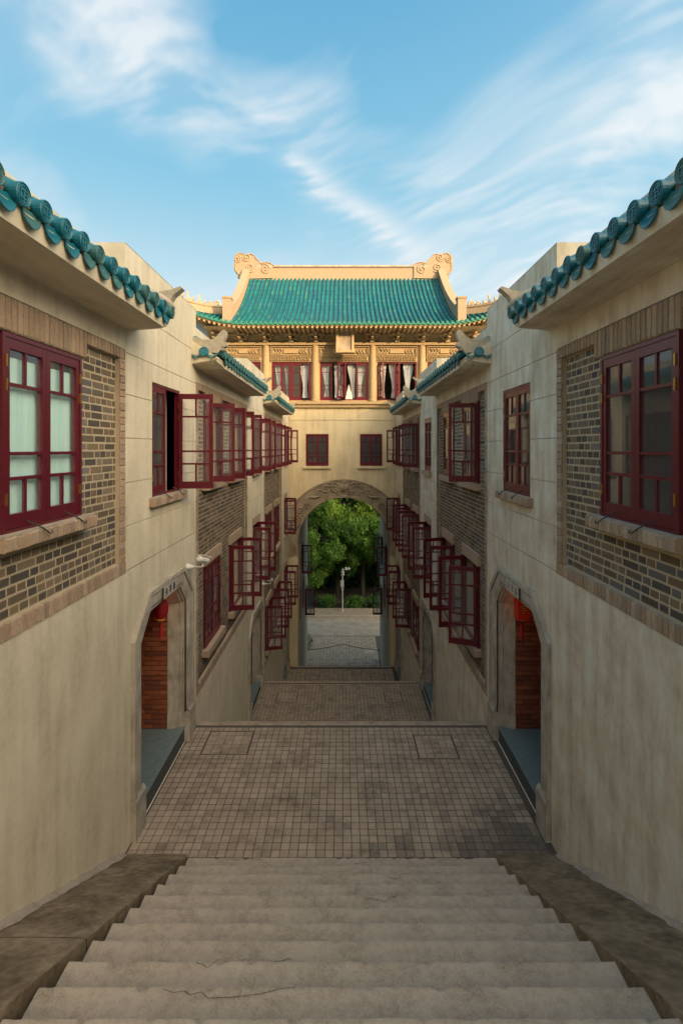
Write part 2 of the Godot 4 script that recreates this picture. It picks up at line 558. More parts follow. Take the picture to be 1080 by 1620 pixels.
func build_stairs() -> void:
	var st := Node3D.new()
	st.name = "stairs"
	st.set_meta("kind", "structure")
	add_child(st)
	for i in 16:
		obj("step", step_shape(i * RISE + 0.004, 5.36 - RUN * i, 1.695, i * 1.3, 120), M.cement, st)
	# cracks in the worn treads: thin gaps that follow broken lines
	var lines := [[[-1.22, 5.32], [-0.98, 5.335], [-0.86, 5.29], [-0.68, 5.20]], [[0.12, 5.27], [0.28, 5.30]], [[0.42, 4.74], [0.50, 4.70], [0.56, 4.73]], [[-0.82, 3.62], [-0.52, 3.60], [-0.30, 3.72], [-0.22, 3.80]], [[-1.14, 3.16], [-1.02, 3.05], [-0.82, 2.98], [-0.72, 3.06], [-0.62, 3.01], [-0.46, 3.16], [-0.30, 3.19]], [[0.34, 3.42], [0.42, 3.36], [0.60, 3.33]], [[-1.0, 2.70], [-0.62, 2.66], [-0.2, 2.72]], [[0.2, 4.15], [0.36, 4.12], [0.5, 4.2]]]
	for l in lines:
		var pts := []
		for i in l.size() - 1:
			for k in 7:
				var q := Vector2(l[i][0], l[i][1]).lerp(Vector2(l[i + 1][0], l[i + 1][1]), k / 7.0)
				pts.append(q + Vector2(wob.get_noise_2d(q.x * 14.0, q.y * 9.0), wob.get_noise_2d(q.x * 14.0 + 40.0, q.y * 9.0)) * 0.028)
		var mb := MB.new()
		for i in pts.size() - 1:
			var w: float = 0.0012 + 0.0022 * absf(wob.get_noise_1d(i * 0.7 + l[0][0] * 30.0))
			var s: Vector2 = (pts[i + 1] - pts[i]).orthogonal().normalized() * w
			var q := []
			for e in [pts[i] - s, pts[i] + s, pts[i + 1] + s, pts[i + 1] - s]:
				q.append(Vector3(e.x, floorf((5.36 - e.y) / RUN) * RISE + 0.012, -e.y))
			if absf(q[0].y - q[2].y) < 0.01 and absf(q[1].y - q[3].y) < 0.01:
				mb.quad(q[0], q[1], q[2], q[3])
		obj("crack", mb, M.crack, st)
	# lower flights
	for n in 3:
		for i in range(1, 16):
			var top := -2.64 * n
			obj("step", step_shape(top - 2.64 + i * RISE, 12.33 + PITCH * n - 0.283 * i, 2.38, i * 0.9 + n, 24), M.cement, st)
	# sloping slabs at both sides of the upper flight
	for s in [-1, 1]:
		var cheek := Node3D.new()
		cheek.name = "stair_cheek"
		cheek.set_meta("kind", "structure")
		add_child(cheek, true)
		var cuts: Array = [5.40, 3.27, 0.69] if s < 0 else [5.40, 2.30, 0.69]
		for i in 2:
			var mb := MB.new()
			var rows := []
			var nd := 22
			for k in nd + 1:
				var d := lerpf(cuts[i] - (0.004 if i else 0.0), cuts[i + 1] + 0.004, float(k) / nd)
				var y := maxf(0.006, 0.022 + 0.572 * (5.36 - d))
				var line := PackedVector3Array()
				for o in [[0.0, -0.012], [0.0, 0.0], [0.2, 0.0], [0.4, 0.0], [0.58, 0.0], [0.688, -0.004], [0.70, -0.018], [0.702, -0.28]]:
					var p := pt(s, o[0] + (wob.get_noise_2d(d * 3.0, s * 9.0) * 0.006 if o[0] > 0.6 else 0.0), y + o[1] + wob.get_noise_2d(d * 2.0, o[0] * 3.0 + s * 20.0) * 0.006, d)
					line.append(p)
				rows.append(line)
			mb.grid(rows)
			obj("sloping_slab", mb, M.ramp, cheek)
		# cement fillet along the wall
		var fb := MB.new()
		var rr := []
		for k in 70:
			var d := lerpf(5.36, 0.7, k / 69.0)
			var y := maxf(0.006, 0.022 + 0.572 * (5.36 - d))
			var a := 0.055 + 0.035 * wob.get_noise_2d(d * 2.6, s * 3.0) + 0.02 * wob.get_noise_2d(d * 11.0, s)
			rr.append(PackedVector3Array([pt(s, -0.01, y + a * 0.9, d), pt(s, a * 0.35, y + a * 0.35, d), pt(s, a, y + 0.004, d)]))
		fb.grid(rr)
		obj("mortar_fillet", fb, M.cement, cheek)


func build_landings() -> void:
	var levels := [0.0, -2.64, -5.28, -8.3]
	var sizes := [[5.36, 7.93], [12.29, 14.86], [19.22, 21.80], [26.2, 33.3]]
	var tones: Array = M.pave_tones
	var unit := BoxMesh.new()
	unit.size = Vector3(0.0904, 0.012, 0.0904)
	for n in 4:
		var y: float = levels[n]
		var base := MB.new()
		base.box(Vector3(-2.6, y - 0.3, -sizes[n][0] + 0.30), Vector3(2.6, y - 0.006, -sizes[n][1] - 0.02))
		var land := structure("landing", base, M.grout)
		if n < 3:
			var nose := MB.new()
			var rows := []
			for k in 61:
				var x := lerpf(-2.4, 2.4, k / 60.0)
				var j := wob.get_noise_2d(x * 3.0, n * 5.0 + 2.0) * 0.012
				rows.append(PackedVector3Array([Vector3(x, y - 0.002, -sizes[n][1] + 0.01), Vector3(x, y + 0.002, -sizes[n][1] - 0.02), Vector3(x, y - 0.002 + j * 0.3, -sizes[n][1] - 0.115 - j), Vector3(x, y - 0.03 + j, -sizes[n][1] - 0.13 - j), Vector3(x, y - 0.18, -sizes[n][1] - 0.13)]))
			nose.grid(rows)
			obj("edge_band", nose, M.pave0, land)
		var rest := MB.new()
		var singles := 0
		var pitch := 0.1 if n < 2 else 0.2
		var cols := int(4.8 / pitch)
		var nrow := int((sizes[n][1] - sizes[n][0]) / pitch)
		var covers := []
		if n == 0:
			covers = [[-2.1, 7.16, 0.7, 0.6, 0], [1.1, 7.06, 0.6, 0.6, 0]]
		elif n == 1:
			covers = [[-1.9, 13.69, 0.6, 0.6, 1], [1.2, 13.69, 0.5, 0.6, 0]]
		elif n == 2:
			covers = [[-1.6, 20.62, 0.6, 0.6, 0], [1.2, 20.62, 0.6, 0.6, 0]]
		for r in nrow:
			for k in cols:
				var x := -2.4 + (k + 0.5) * pitch
				var d: float = sizes[n][0] + (r + 0.5) * pitch
				var inside := false
				for cv in covers:
					if x > cv[0] and x < cv[0] + cv[2] and d > cv[1] and d < cv[1] + cv[3]:
						inside = true
				if inside:
					continue
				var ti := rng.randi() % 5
				# tiles blackened by spilt water beside the right-hand wall, and a few odd ones
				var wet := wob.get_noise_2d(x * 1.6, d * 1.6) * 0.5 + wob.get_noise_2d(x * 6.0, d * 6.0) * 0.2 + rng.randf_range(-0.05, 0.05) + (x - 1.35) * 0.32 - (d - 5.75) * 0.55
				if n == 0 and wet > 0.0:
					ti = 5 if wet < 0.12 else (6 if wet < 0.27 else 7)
				elif rng.randf() < 0.012:
					ti = 5
				if singles < 300 and n == 0:
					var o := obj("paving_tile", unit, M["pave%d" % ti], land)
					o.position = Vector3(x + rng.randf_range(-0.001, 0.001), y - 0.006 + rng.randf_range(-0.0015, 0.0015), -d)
					o.rotation = Vector3(rng.randf_range(-0.006, 0.006), rng.randf_range(-0.012, 0.012), rng.randf_range(-0.006, 0.006))
					singles += 1
				else:
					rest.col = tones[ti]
					var g := (0.0048 if n < 2 else 0.006)
					var yy := y + rng.randf_range(-0.0015, 0.0015)
					var a := Vector3(x - pitch / 2 + g, yy, -d + pitch / 2 - g)
					var b := Vector3(x + pitch / 2 - g, yy, -d - pitch / 2 + g)
					rest.quad(Vector3(a.x, yy, a.z), Vector3(b.x, yy, a.z), Vector3(b.x, yy, b.z), Vector3(a.x, yy, b.z))
		stuff("paving_tiles", rest, M.tile_any, land)
		for cv in covers:
			var mb := MB.new()
			var gap := 0.018
			for i in 5:
				for j in 5:
					var sx: float = (cv[2] - gap * 2) / 5.0
					var sd: float = (cv[3] - gap * 2) / 5.0
					var x: float = cv[0] + gap + sx * (i + 0.5)
					var d: float = cv[1] + gap + sd * (j + 0.5)
					mb.col = (tones[rng.randi() % 5] as Color) * 1.0
					mb.box(Vector3(x - sx / 2 + 0.004, y - 0.02, -d - sd / 2 + 0.004), Vector3(x + sx / 2 - 0.004, y + 0.001, -d + sd / 2 - 0.004))
			obj("access_cover", mb, M.tile_any, land)
		if n == 3:
			# a dark cable laid across the forecourt and two pale patches of cement
			var pts := []
			for k in 33:
				var u := (k - 16) / 16.0
				pts.append(Vector3(u * 3.0, y + 0.012, -30.9 + 1.0 * pow(1.0 - absf(u), 2.2) * -1.0 + wob.get_noise_1d(k * 0.3) * 0.04))
			var cb := MB.new()
			cb.tube(pts, 0.018, 5)
			tag(obj("cable", cb, M.black), "dark cable lying in two curves across the forecourt tiles", "cable")
			var fl := MB.new()
			fl.box(Vector3(-14, y - 0.3, -29.7), Vector3(-2.62, y - 0.004, -33.3))
			fl.box(Vector3(2.62, y - 0.3, -29.7), Vector3(14, y - 0.004, -33.3))
			obj("forecourt_side", fl, M.cement, land)
			var pp := MB.new()
			pp.box(Vector3(-2.35, y - 0.01, -30.55), Vector3(-1.75, y + 0.003, -30.95))
			obj("cement_patch", pp, M.cement, land)
			var pq := MB.new()
			pq.box(Vector3(1.35, y - 0.01, -30.45), Vector3(2.0, y + 0.003, -31.0))
			obj("cement_patch", pq, M.cement, land)


# ---------------------------------------------------------------- dormitory wings

func make_bricks() -> void:
	for i in 8:
		var mb := MB.new()
		# a unit brick, z towards the viewer, with knocked edges
		var h := 0.5
		var f := []
		for q in [[-1, -1], [0, -1], [1, -1], [1, 0], [1, 1], [0, 1], [-1, 1], [-1, 0]]:
			f.append(Vector3(q[0] * (h - 0.035 - rng.randf() * 0.035), q[1] * (h - 0.06 - rng.randf() * 0.06), h + rng.randf_range(-0.06, 0.06) * (1.0 if i < 5 else 0.3)))
		var g := []
		for q in [[-1, -1], [0, -1], [1, -1], [1, 0], [1, 1], [0, 1], [-1, 1], [-1, 0]]:
			g.append(Vector3(q[0] * (h - rng.randf() * 0.015), q[1] * (h - rng.randf() * 0.04), h - (0.3 if i < 5 else 0.06)))
		for k in 8:
			var j := (k + 1) % 8
			mb.tri(Vector3(0, 0, h), f[k], f[j])
			mb.quad(g[k], g[j], f[j], f[k])
			var b0 := Vector3(g[k].x, g[k].y, -h)
			var b1 := Vector3(g[j].x, g[j].y, -h)
			mb.quad(b0, b1, g[j], g[k])
		brick_meshes.append(mb.mesh())


# puts one brick either as a mesh of its own or into a joined shape
func lay(s: int, parent: Node, join: MB, called: String, key: String, tone: int, tint: Color, o0: float, o1: float, y0: float, y1: float, d0: float, d1: float, turned := false) -> void:
	if join == null:
		var o := obj(called, brick_meshes[rng.randi() % 5], M["%s%d" % [key, tone]], parent)
		var t := wall_frame(s, (o0 + o1) / 2.0, (y0 + y1) / 2.0, (d0 + d1) / 2.0)
		var sc := Vector3(d1 - d0, y1 - y0, o1 - o0)
		if turned:
			t.basis = t.basis * Basis(Vector3.BACK, PI / 2)
			sc = Vector3(y1 - y0, d1 - d0, o1 - o0)
		o.transform = Transform3D(t.basis * Basis.from_scale(sc), t.origin)
	else:
		join.col = tint
		var f := [pt(s, o1, y0, d0), pt(s, o1, y0, d1), pt(s, o1, y1, d1), pt(s, o1, y1, d0)]
		var b := [pt(s, o0, y0, d0), pt(s, o0, y0, d1), pt(s, o0, y1, d1), pt(s, o0, y1, d0)]
		join.quad(f[0], f[1], f[2], f[3])
		for i in 4:
			join.quad(b[i], b[(i + 1) % 4], f[(i + 1) % 4], f[i])


func lay_panel(s: int, parent: Node, d0: float, d1: float, y0: float, y1: float, holes: Array, near: float) -> void:
	# mortar bed, then the bricks course by course; bricks beyond "near" that the photo shows large are single pieces
	var join := MB.new()
	var tones: Array = M.brick_tones
	var course := 0.0752
	var n := int((y1 - y0) / course)
	course = (y1 - y0) / n
	for r in n:
		var ya := y0 + r * course + 0.0075
		var yb := ya + course - 0.015
		var d := d0 - rng.randf() * 0.2
		var headers: bool = rng.randf() < 0.45
		while d < d1:
			var len: float = 0.115 if (headers and rng.randf() < 0.85) or rng.randf() < 0.5 else 0.235
			var segs := [[maxf(d, d0), minf(d + len, d1)]]
			for hl in holes:
				if yb > hl[2] and ya < hl[3]:
					var cut := []
					for sg in segs:
						if sg[1] <= hl[0] or sg[0] >= hl[1]:
							cut.append(sg)
						else:
							if sg[0] < hl[0]:
								cut.append([sg[0], hl[0]])
							if sg[1] > hl[1]:
								cut.append([hl[1], sg[1]])
					segs = cut
			for sg in segs:
				if sg[1] - sg[0] < 0.035:
					continue
				var tone := rng.randi() % 8
				if tone == 4 and rng.randf() < 0.5:
					tone = 3
				# greyer bricks beside the window openings and in the sooty part of the right wing
				for hl in holes:
					if yb > hl[2] - 0.1 and ya < hl[3] and (absf(sg[0] - hl[1]) < 0.06 or absf(sg[1] - hl[0]) < 0.06):
						tone = 9 if rng.randf() < 0.7 else 8
				if s > 0 and rng.randf() < 0.16:
					tone = 8 if rng.randf() < 0.6 else 4
				var o1 := -0.0508 + rng.randf_range(-0.0015, 0.002)
				if sg[0] > near and sg[0] < 6.0:
					lay(s, parent, null, "brick", "brick", tone, white, -0.07, o1, ya, yb, sg[0] + 0.007, sg[1] - 0.007)
				elif near > 5.0 or sg[0] <= near:
					lay(s, parent, join, "", "", 0, tones[tone], -0.07, o1, ya, yb, sg[0] + 0.007, sg[1] - 0.007)
			d += len
	if join.v.size():
		stuff("brickwork", join, M.brick_any, parent)


func lay_trim(s: int, parent: Node, d0: float, d1: float, y0: float, y1: float, holes: Array, single: bool) -> void:
	# soldier course on top, tall over the windows; a stack down each side; a rowlock course at the foot
	var join: MB = null if single else MB.new()
	var bed := MB.new()
	wbox(bed, s, -0.06, -0.014, y0 + 0.001, y0 + 0.128, d0 + 0.121, d1 - 0.121)
	wbox(bed, s, -0.06, -0.014, y1 - 0.12, y1 - 0.002, d0 + 0.121, d1 - 0.121)
	wbox(bed, s, -0.06, -0.014, y0 + 0.001, y1 - 0.002, d0 + 0.001, d0 + 0.12)
	wbox(bed, s, -0.06, -0.014, y0 + 0.001, y1 - 0.002, d1 - 0.12, d1 - 0.001)
	for hl in holes:
		if absf(hl[3] - y1) < 0.4:
			wbox(bed, s, -0.06, -0.014, hl[3] + 0.004, y1 - 0.1205, hl[0] - 0.06, hl[1] + 0.06)
	obj("trim_bed", bed, M.mortar, parent)
	var tones: Array = M.trim_tones
	var d := d0
	while d < d1 - 0.02:
		var e := minf(d + 0.066, d1)
		var drop := 0.12
		for hl in holes:
			if (d + e) / 2 > hl[0] - 0.07 and (d + e) / 2 < hl[1] + 0.07 and absf(hl[3] - y1) < 0.4:
				drop = y1 - hl[3] - 0.004
		var t := rng.randi() % 4
		if not single or e > 2.9:
			lay(s, parent, join, "trim_brick", "trim", t, tones[t], -0.024, 0.004 + rng.randf() * 0.004, y1 - drop, y1 - 0.003, d + 0.002, e - 0.002, true)
			t = rng.randi() % 5
			lay(s, parent, join, "trim_brick", "trim", t, tones[t], -0.024, 0.006 + rng.randf() * 0.004, y0, y0 + 0.13, d + 0.002, e - 0.002, true)
		d = e
	var y := y0 + 0.132
	while y < y1 - 0.13:
		for q in ([[d1 - 0.12, d1]] if single else [[d0, d0 + 0.12], [d1 - 0.12, d1]]):
			var t := rng.randi() % 5
			lay(s, parent, join, "trim_brick", "trim", t, tones[t], -0.024, 0.004 + rng.randf() * 0.004, y, minf(y + 0.0755, y1 - 0.122), q[0], q[1])
		y += 0.076
	if join:
		stuff("trim_bricks", join, M.brick_any, parent)


func wall_cells(mb: MB, s: int, d0: float, d1: float, y0: float, y1: float, holes: Array, out: float, depth: float) -> void:
	var ds := [d0, d1]
	var ys := [y0, y1]
	for h in holes:
		for q in [h[0], h[1]]:
			if q > d0 and q < d1:
				ds.append(q)
		for q in [h[2], h[3]]:
			if q > y0 and q < y1:
				ys.append(q)
	ds.sort()
	ys.sort()
	for i in ds.size() - 1:
		for j in ys.size() - 1:
			if ds[i + 1] - ds[i] < 0.001 or ys[j + 1] - ys[j] < 0.001:
				continue
			var c := Vector2((ds[i] + ds[i + 1]) / 2, (ys[j] + ys[j + 1]) / 2)
			var inside := false
			for h in holes:
				if c.x > h[0] and c.x < h[1] and c.y > h[2] and c.y < h[3]:
					inside = true
			if not inside:
				mb.quad(pt(s, out, ys[j], ds[i]), pt(s, out, ys[j], ds[i + 1]), pt(s, out, ys[j + 1], ds[i + 1]), pt(s, out, ys[j + 1], ds[i]))
	if depth > 0.0:
		for h in holes:
			var a := [[h[0], h[2]], [h[1], h[2]], [h[1], h[3]], [h[0], h[3]]]
			for k in 4:
				var p: Array = a[k]
				var q: Array = a[(k + 1) % 4]
				if p[0] < d0 - 0.01 or q[0] < d0 - 0.01 or p[0] > d1 + 0.01 or q[0] > d1 + 0.01:
					continue
				mb.quad(pt(s, out, p[1], p[0]), pt(s, out, q[1], q[0]), pt(s, out - depth, q[1], q[0]), pt(s, out - depth, p[1], p[0]))


# window storeys: sill height above the datum
const ROWS := [3.88, 0.95, -1.98, -4.90]
const WH := 1.47
const WW := 1.06

# [centre d, row, opening of the near leaf, opening of the far leaf in degrees]
func windows_of(s: int) -> Array:
	if s < 0:
		return [[4.015, 0, 0, 0], [6.72, 0, 0, 96], [9.17, 0, 76, 92], [11.12, 0, 88, 97], [9.17, 1, 0, 0], [11.12, 1, 86, 92],
			[13.65, 0, 92, 86], [13.65, 1, 100, 84], [16.1, 0, 88, 92], [18.05, 0, 90, 88], [16.1, 1, 0, 0], [18.05, 1, 0, 0],
			[16.1, 2, 82, 94], [18.05, 2, 88, 90], [20.62, 0, 0, 84], [20.62, 1, 96, 60], [20.62, 2, 92, 88]]
	return [[4.0, 0, 0, 0], [6.72, 0, 0, 0], [9.17, 0, 84, 0], [11.12, 0, 0, 0], [9.17, 1, 70, 84], [11.12, 1, 91, 76],
		[13.65, 0, 0, 0], [13.65, 1, 84, 90], [16.1, 0, 84, 88], [18.05, 0, 90, 84], [16.1, 1, 80, 95], [18.05, 1, 90, 88],
		[16.1, 2, 0, 0], [18.05, 2, 84, 88], [20.62, 0, 0, 80], [20.62, 1, 30, 90], [20.62, 2, 86, 90]]


func build_wing(s: int) -> void:
	var w := thing("dormitory_wing", "cream dormitory wing with teal-curtained window and a white wall camera" if s < 0 else "grey-streaked dormitory wing whose closed windows mirror the cream wall opposite", "building")
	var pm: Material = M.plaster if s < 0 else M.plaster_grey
	var wins := windows_of(s)
	var panels := [[1.11, 5.42, 3.115], [8.04, 12.36, 0.40], [14.97, 19.29, -2.30]]
	var piers := [[-1.5, 1.11, 2.64], [5.42, 8.04, 0.0], [12.36, 14.97, -2.64], [19.29, 21.95, -5.28]]
	var holes_all := []
	for q in wins:
		holes_all.append([q[0] - WW / 2, q[0] + WW / 2, ROWS[q[1]], ROWS[q[1]] + WH])
	# panels: plaster below, brick field with trim, plaster band above
	for i in 3:
		var p: Array = panels[i]
		var hs := holes_all.filter(func(h): return h[0] > p[0] and h[1] < p[1])
		var mb := MB.new()
		var foot := -0.6 - 2.64 * i
		wall_cells(mb, s, p[0], p[1], foot, p[2], [], 0.0, 0.0)
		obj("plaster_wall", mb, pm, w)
		mb = MB.new()
		wall_cells(mb, s, p[0], p[1], 5.61, 6.5, [], 0.0, 0.0)
		mb.quad(pt(s, 0, 6.5, p[0]), pt(s, 0, 6.5, p[1]), pt(s, -0.3, 6.5, p[1]), pt(s, -0.3, 6.5, p[0]))
		obj("parapet", mb, pm, w)
		var bed := MB.new()
		wall_cells(bed, s, p[0], p[1], p[2], 5.61, hs, -0.055, 0.16)
		var field := obj("brick_panel", bed, M.mortar, w)
		lay_panel(s, field, p[0] + 0.12, p[1] - 0.12, p[2] + 0.132, 5.488, hs.map(func(h): return [h[0], h[1], h[2] - 0.1, h[3] + (0.2 if h[3] > 5.0 else 0.12)]), 2.9 if i == 0 else 99.0)
		lay_trim(s, field, p[0], p[1], p[2], 5.61, hs, i == 0)
	# piers: scored render blocks above, smooth render below, a raised parapet
	for i in 4:
		var p: Array = piers[i]
		var hs := holes_all.filter(func(h): return h[0] > p[0] and h[1] < p[1])
		var fl: float = p[2]
		var dc: float = (p[0] + p[1]) / 2 - 0.05
		var door := [dc - 0.845, dc + 0.845, fl, fl + 2.46]
		var mb := MB.new()
		var hs2 := hs.duplicate()
		if i > 0:
			hs2.append(door)
		wall_cells(mb, s, p[0], p[1], fl - 3.2, 3.13, hs2, 0.0, 0.2)
		wall_cells(mb, s, p[0], p[1], 3.13, 6.8, hs, -0.022, 0.2)
		for q in [p[0], p[1]]:
			mb.quad(pt(s, -0.34, 5.6, q), pt(s, -0.0, 5.6, q), pt(s, -0.0, 6.8, q), pt(s, -0.34, 6.8, q))
		mb.quad(pt(s, 0.0, 6.8, p[0]), pt(s, 0.0, 6.8, p[1]), pt(s, -0.34, 6.8, p[1]), pt(s, -0.34, 6.8, p[0]))
		mb.quad(pt(s, -0.34, 6.4, p[0]), pt(s, -0.34, 6.4, p[1]), pt(s, -0.34, 6.8, p[1]), pt(s, -0.34, 6.8, p[0]))
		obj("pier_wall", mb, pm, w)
		if i > 0:
			render_blocks(s, w, p[0], p[1], hs, pm)
			door_way(s, w, dc, fl, i)
	for q in wins:
		window(s, w, q)
	for p in panels:
		eave(s, w, p[0], p[1], p[0] < 2.0)
	if s > 0:
		# hairline cracks in the render of the lower wall
		for l in [[[1.92, 3.86], [1.62, 3.80], [1.50, 3.70], [1.44, 3.58]], [[2.30, 4.42], [2.12, 4.40], [1.98, 4.45]], [[1.15, 4.9], [0.98, 4.86], [0.86, 4.88]]]:
			var ck := MB.new()
			for i in l.size() - 1:
				for k in 8:
					var a := Vector2(l[i][0], l[i][1]).lerp(Vector2(l[i + 1][0], l[i + 1][1]), k / 8.0)
					var b := Vector2(l[i][0], l[i][1]).lerp(Vector2(l[i + 1][0], l[i + 1][1]), (k + 1) / 8.0)
					a.y += wob.get_noise_2d(a.x * 14.0, 3.0) * 0.02
					b.y += wob.get_noise_2d(b.x * 14.0, 3.0) * 0.02
					ck.quad(pt(s, 0.0015, a.x, a.y - 0.0012), pt(s, 0.0015, a.x, a.y + 0.0012), pt(s, 0.0015, b.x, b.y + 0.0012), pt(s, 0.0015, b.x, b.y - 0.0012))
			obj("crack", ck, M.crack, w)
	# body behind: flat roof, end walls
	var body := MB.new()
	var far := 6.6
	body.quad(pt(s, -0.29, 6.42, -1.5), pt(s, -0.29, 6.42, 29.6), pt(s, -far, 6.42, 29.6), pt(s, -far, 6.42, -1.5))
	body.quad(pt(s, -0.2, -8.5, 29.6), pt(s, -far, -8.5, 29.6), pt(s, -far, 6.9, 29.6), pt(s, -0.2, 6.9, 29.6))
	body.quad(pt(s, -far, -8.5, 29.6), pt(s, -far, -8.5, -1.5), pt(s, -far, 6.9, -1.5), pt(s, -far, 6.9, 29.6))
	body.quad(pt(s, 0, -2.0, -1.5), pt(s, -far, -2.0, -1.5), pt(s, -far, 6.9, -1.5), pt(s, 0, 6.9, -1.5))
	obj("flat_roof", body, M.plaster_grey, w)


func render_blocks(s: int, parent: Node, d0: float, d1: float, hs: Array, pm: Material) -> void:
	var ys := [3.13, 3.63, 4.12, 4.62, 5.11, 5.58, 6.10, 6.798]
	for r in ys.size() - 1:
		var cuts: Array = [d0, d0 + 0.62 + 0.35 * (r % 2), d1 - 0.75 + 0.3 * (r % 2), d1]
		for k in 3:
			var segs := [[cuts[k], cuts[k + 1], ys[r], ys[r + 1]]]
			for h in hs:
				var cut := []
				for g in segs:
					if g[1] <= h[0] or g[0] >= h[1] or g[3] <= h[2] or g[2] >= h[3]:
						cut.append(g)
						continue
					if g[0] < h[0]:
						cut.append([g[0], h[0], g[2], g[3]])
					if g[1] > h[1]:
						cut.append([h[1], g[1], g[2], g[3]])
					if g[2] < h[2]:
						cut.append([maxf(g[0], h[0]), minf(g[1], h[1]), g[2], h[2]])
					if g[3] > h[3]:
						cut.append([maxf(g[0], h[0]), minf(g[1], h[1]), h[3], g[3]])
				segs = cut
			for g in segs:
				if g[1] - g[0] < 0.02 or g[3] - g[2] < 0.02:
					continue
				var mb := MB.new()
				var t := wall_frame(s, -0.011, (g[2] + g[3]) / 2, (g[0] + g[1]) / 2)
				mb.cbox(t, Vector3(g[1] - g[0] - 0.006, g[3] - g[2] - 0.006, 0.022), 0.003)
				obj("render_block", mb, pm, parent)


func oct(s: int, dc: float, fl: float, r: float, out: float, foot := 0.0) -> PackedVector3Array:
	var hw := 0.845 + r
	var sp := fl + 2.16 + 0.414 * r
	var tx := 0.565 + 0.414 * r
	var top := fl + 2.46 + r
	return PackedVector3Array([pt(s, out, fl + foot, dc - hw), pt(s, out, sp, dc - hw), pt(s, out, top, dc - tx), pt(s, out, top, dc + tx), pt(s, out, sp, dc + hw), pt(s, out, fl + foot, dc + hw)])


func door_way(s: int, parent: Node, dc: float, fl: float, n: int) -> void:
	var sur := MB.new()
	var prof := [[0.27, -0.02], [0.27, 0.045], [0.262, 0.052], [0.205, 0.052], [0.20, 0.046], [0.20, 0.026], [0.185, 0.026], [0.18, 0.034], [0.07, 0.034], [0.02, 0.008], [0.0, 0.008], [0.0, -0.02], [-0.03, -0.03], [-0.03, -0.055], [-0.055, -0.065], [-0.055, -0.09], [-0.11, -0.245]]
	var rows := []
	for p in prof:
		rows.append(oct(s, dc, fl, p[0], p[1]))
	sur.flat(rows)
	var frame := obj("door_surround", sur, M.stone, parent)
	for e in [-1.0, 1.0]:
		var pl := MB.new()
		var a: float = dc + e * 0.835
		var b: float = dc + e * 1.125
		wbox(pl, s, -0.01, 0.066, fl, fl + 0.44, a, b)
		var q := [pt(s, 0.066, fl + 0.44, a), pt(s, 0.066, fl + 0.44, b), pt(s, 0.03, fl + 0.50, b), pt(s, 0.03, fl + 0.50, a)]
		pl.quad(q[0], q[1], q[2], q[3])
		var a2: float = dc + e * 0.72
		pl.quad(pt(s, 0.066, fl, a), pt(s, -0.245, fl, a2), pt(s, -0.245, fl + 0.46, a2), pt(s, 0.066, fl + 0.44, a))
		obj("plinth", pl, M.stone, frame)
	# raised door step
	var st := MB.new()
	wbox(st, s, -3.2, -0.012, fl - 0.05, fl + 0.228, dc - 0.86, dc + 0.80)
	obj("door_step", st, M.step_edge, frame)
	var tp := MB.new()
	wbox(tp, s, -3.2, 0.0, fl + 0.22, fl + 0.235, dc - 0.86, dc + 0.82)
	obj("painted_floor", tp, M.step_paint, frame)
	# vestibule
	var ve := MB.new()
	var y1 := fl + 2.75
	ve.quad(pt(s, -0.245, fl, dc - 1.3), pt(s, -3.2, fl, dc - 1.3), pt(s, -3.2, y1, dc - 1.3), pt(s, -0.245, y1, dc - 1.3))
	ve.quad(pt(s, -0.245, y1, dc - 1.3), pt(s, -0.245, y1, dc + 0.75), pt(s, -3.2, y1, dc + 0.75), pt(s, -3.2, y1, dc - 1.3))
	ve.quad(pt(s, -3.2, fl, dc - 1.3), pt(s, -3.2, fl, dc + 0.75), pt(s, -3.2, y1, dc + 0.75), pt(s, -3.2, y1, dc - 1.3))
	ve.quad(pt(s, -0.245, fl, dc + 0.75), pt(s, -3.2, fl, dc + 0.75), pt(s, -3.2, y1, dc + 0.75), pt(s, -0.245, y1, dc + 0.75))
	ve.quad(pt(s, -0.245, y1, dc - 1.3), pt(s, -0.245, y1, dc + 0.75), pt(s, -0.245, fl + 2.35, dc + 0.75), pt(s, -0.245, fl + 2.35, dc - 1.3))
	ve.quad(pt(s, -0.245, y1, dc - 1.3), pt(s, -0.245, y1, dc - 0.73), pt(s, -0.245, fl, dc - 0.73), pt(s, -0.245, fl, dc - 1.3))
	var vb := obj("vestibule", ve, M.mortar_red, parent)
	var y := fl + 0.236
	var r := 0
	while y < fl + 2.7:
		var o := -0.25
		while o > -2.2:
			var o2 := o - (0.115 if o > -0.26 and r % 2 == 1 else 0.235)
			if n == 1:
				var b := obj("red_brick", brick_meshes[rng.randi() % 5], M["red%d" % (rng.randi() % 4)], vb)
				b.transform = Transform3D(Basis.from_scale(Vector3(o - o2 - 0.010, 0.063, 0.03)), pt(s, (o + o2) / 2, y + 0.034, dc + 0.742))
			o = o2
		y += 0.074
		r += 1
	if n > 1:
		var pl := MB.new()
		pl.quad(pt(s, -0.3, fl + 0.2, dc + 0.744), pt(s, -2.2, fl + 0.2, dc + 0.744), pt(s, -2.2, fl + 2.7, dc + 0.744), pt(s, -0.3, fl + 2.7, dc + 0.744))
		obj("brick_wall", pl, M.red1, vb)


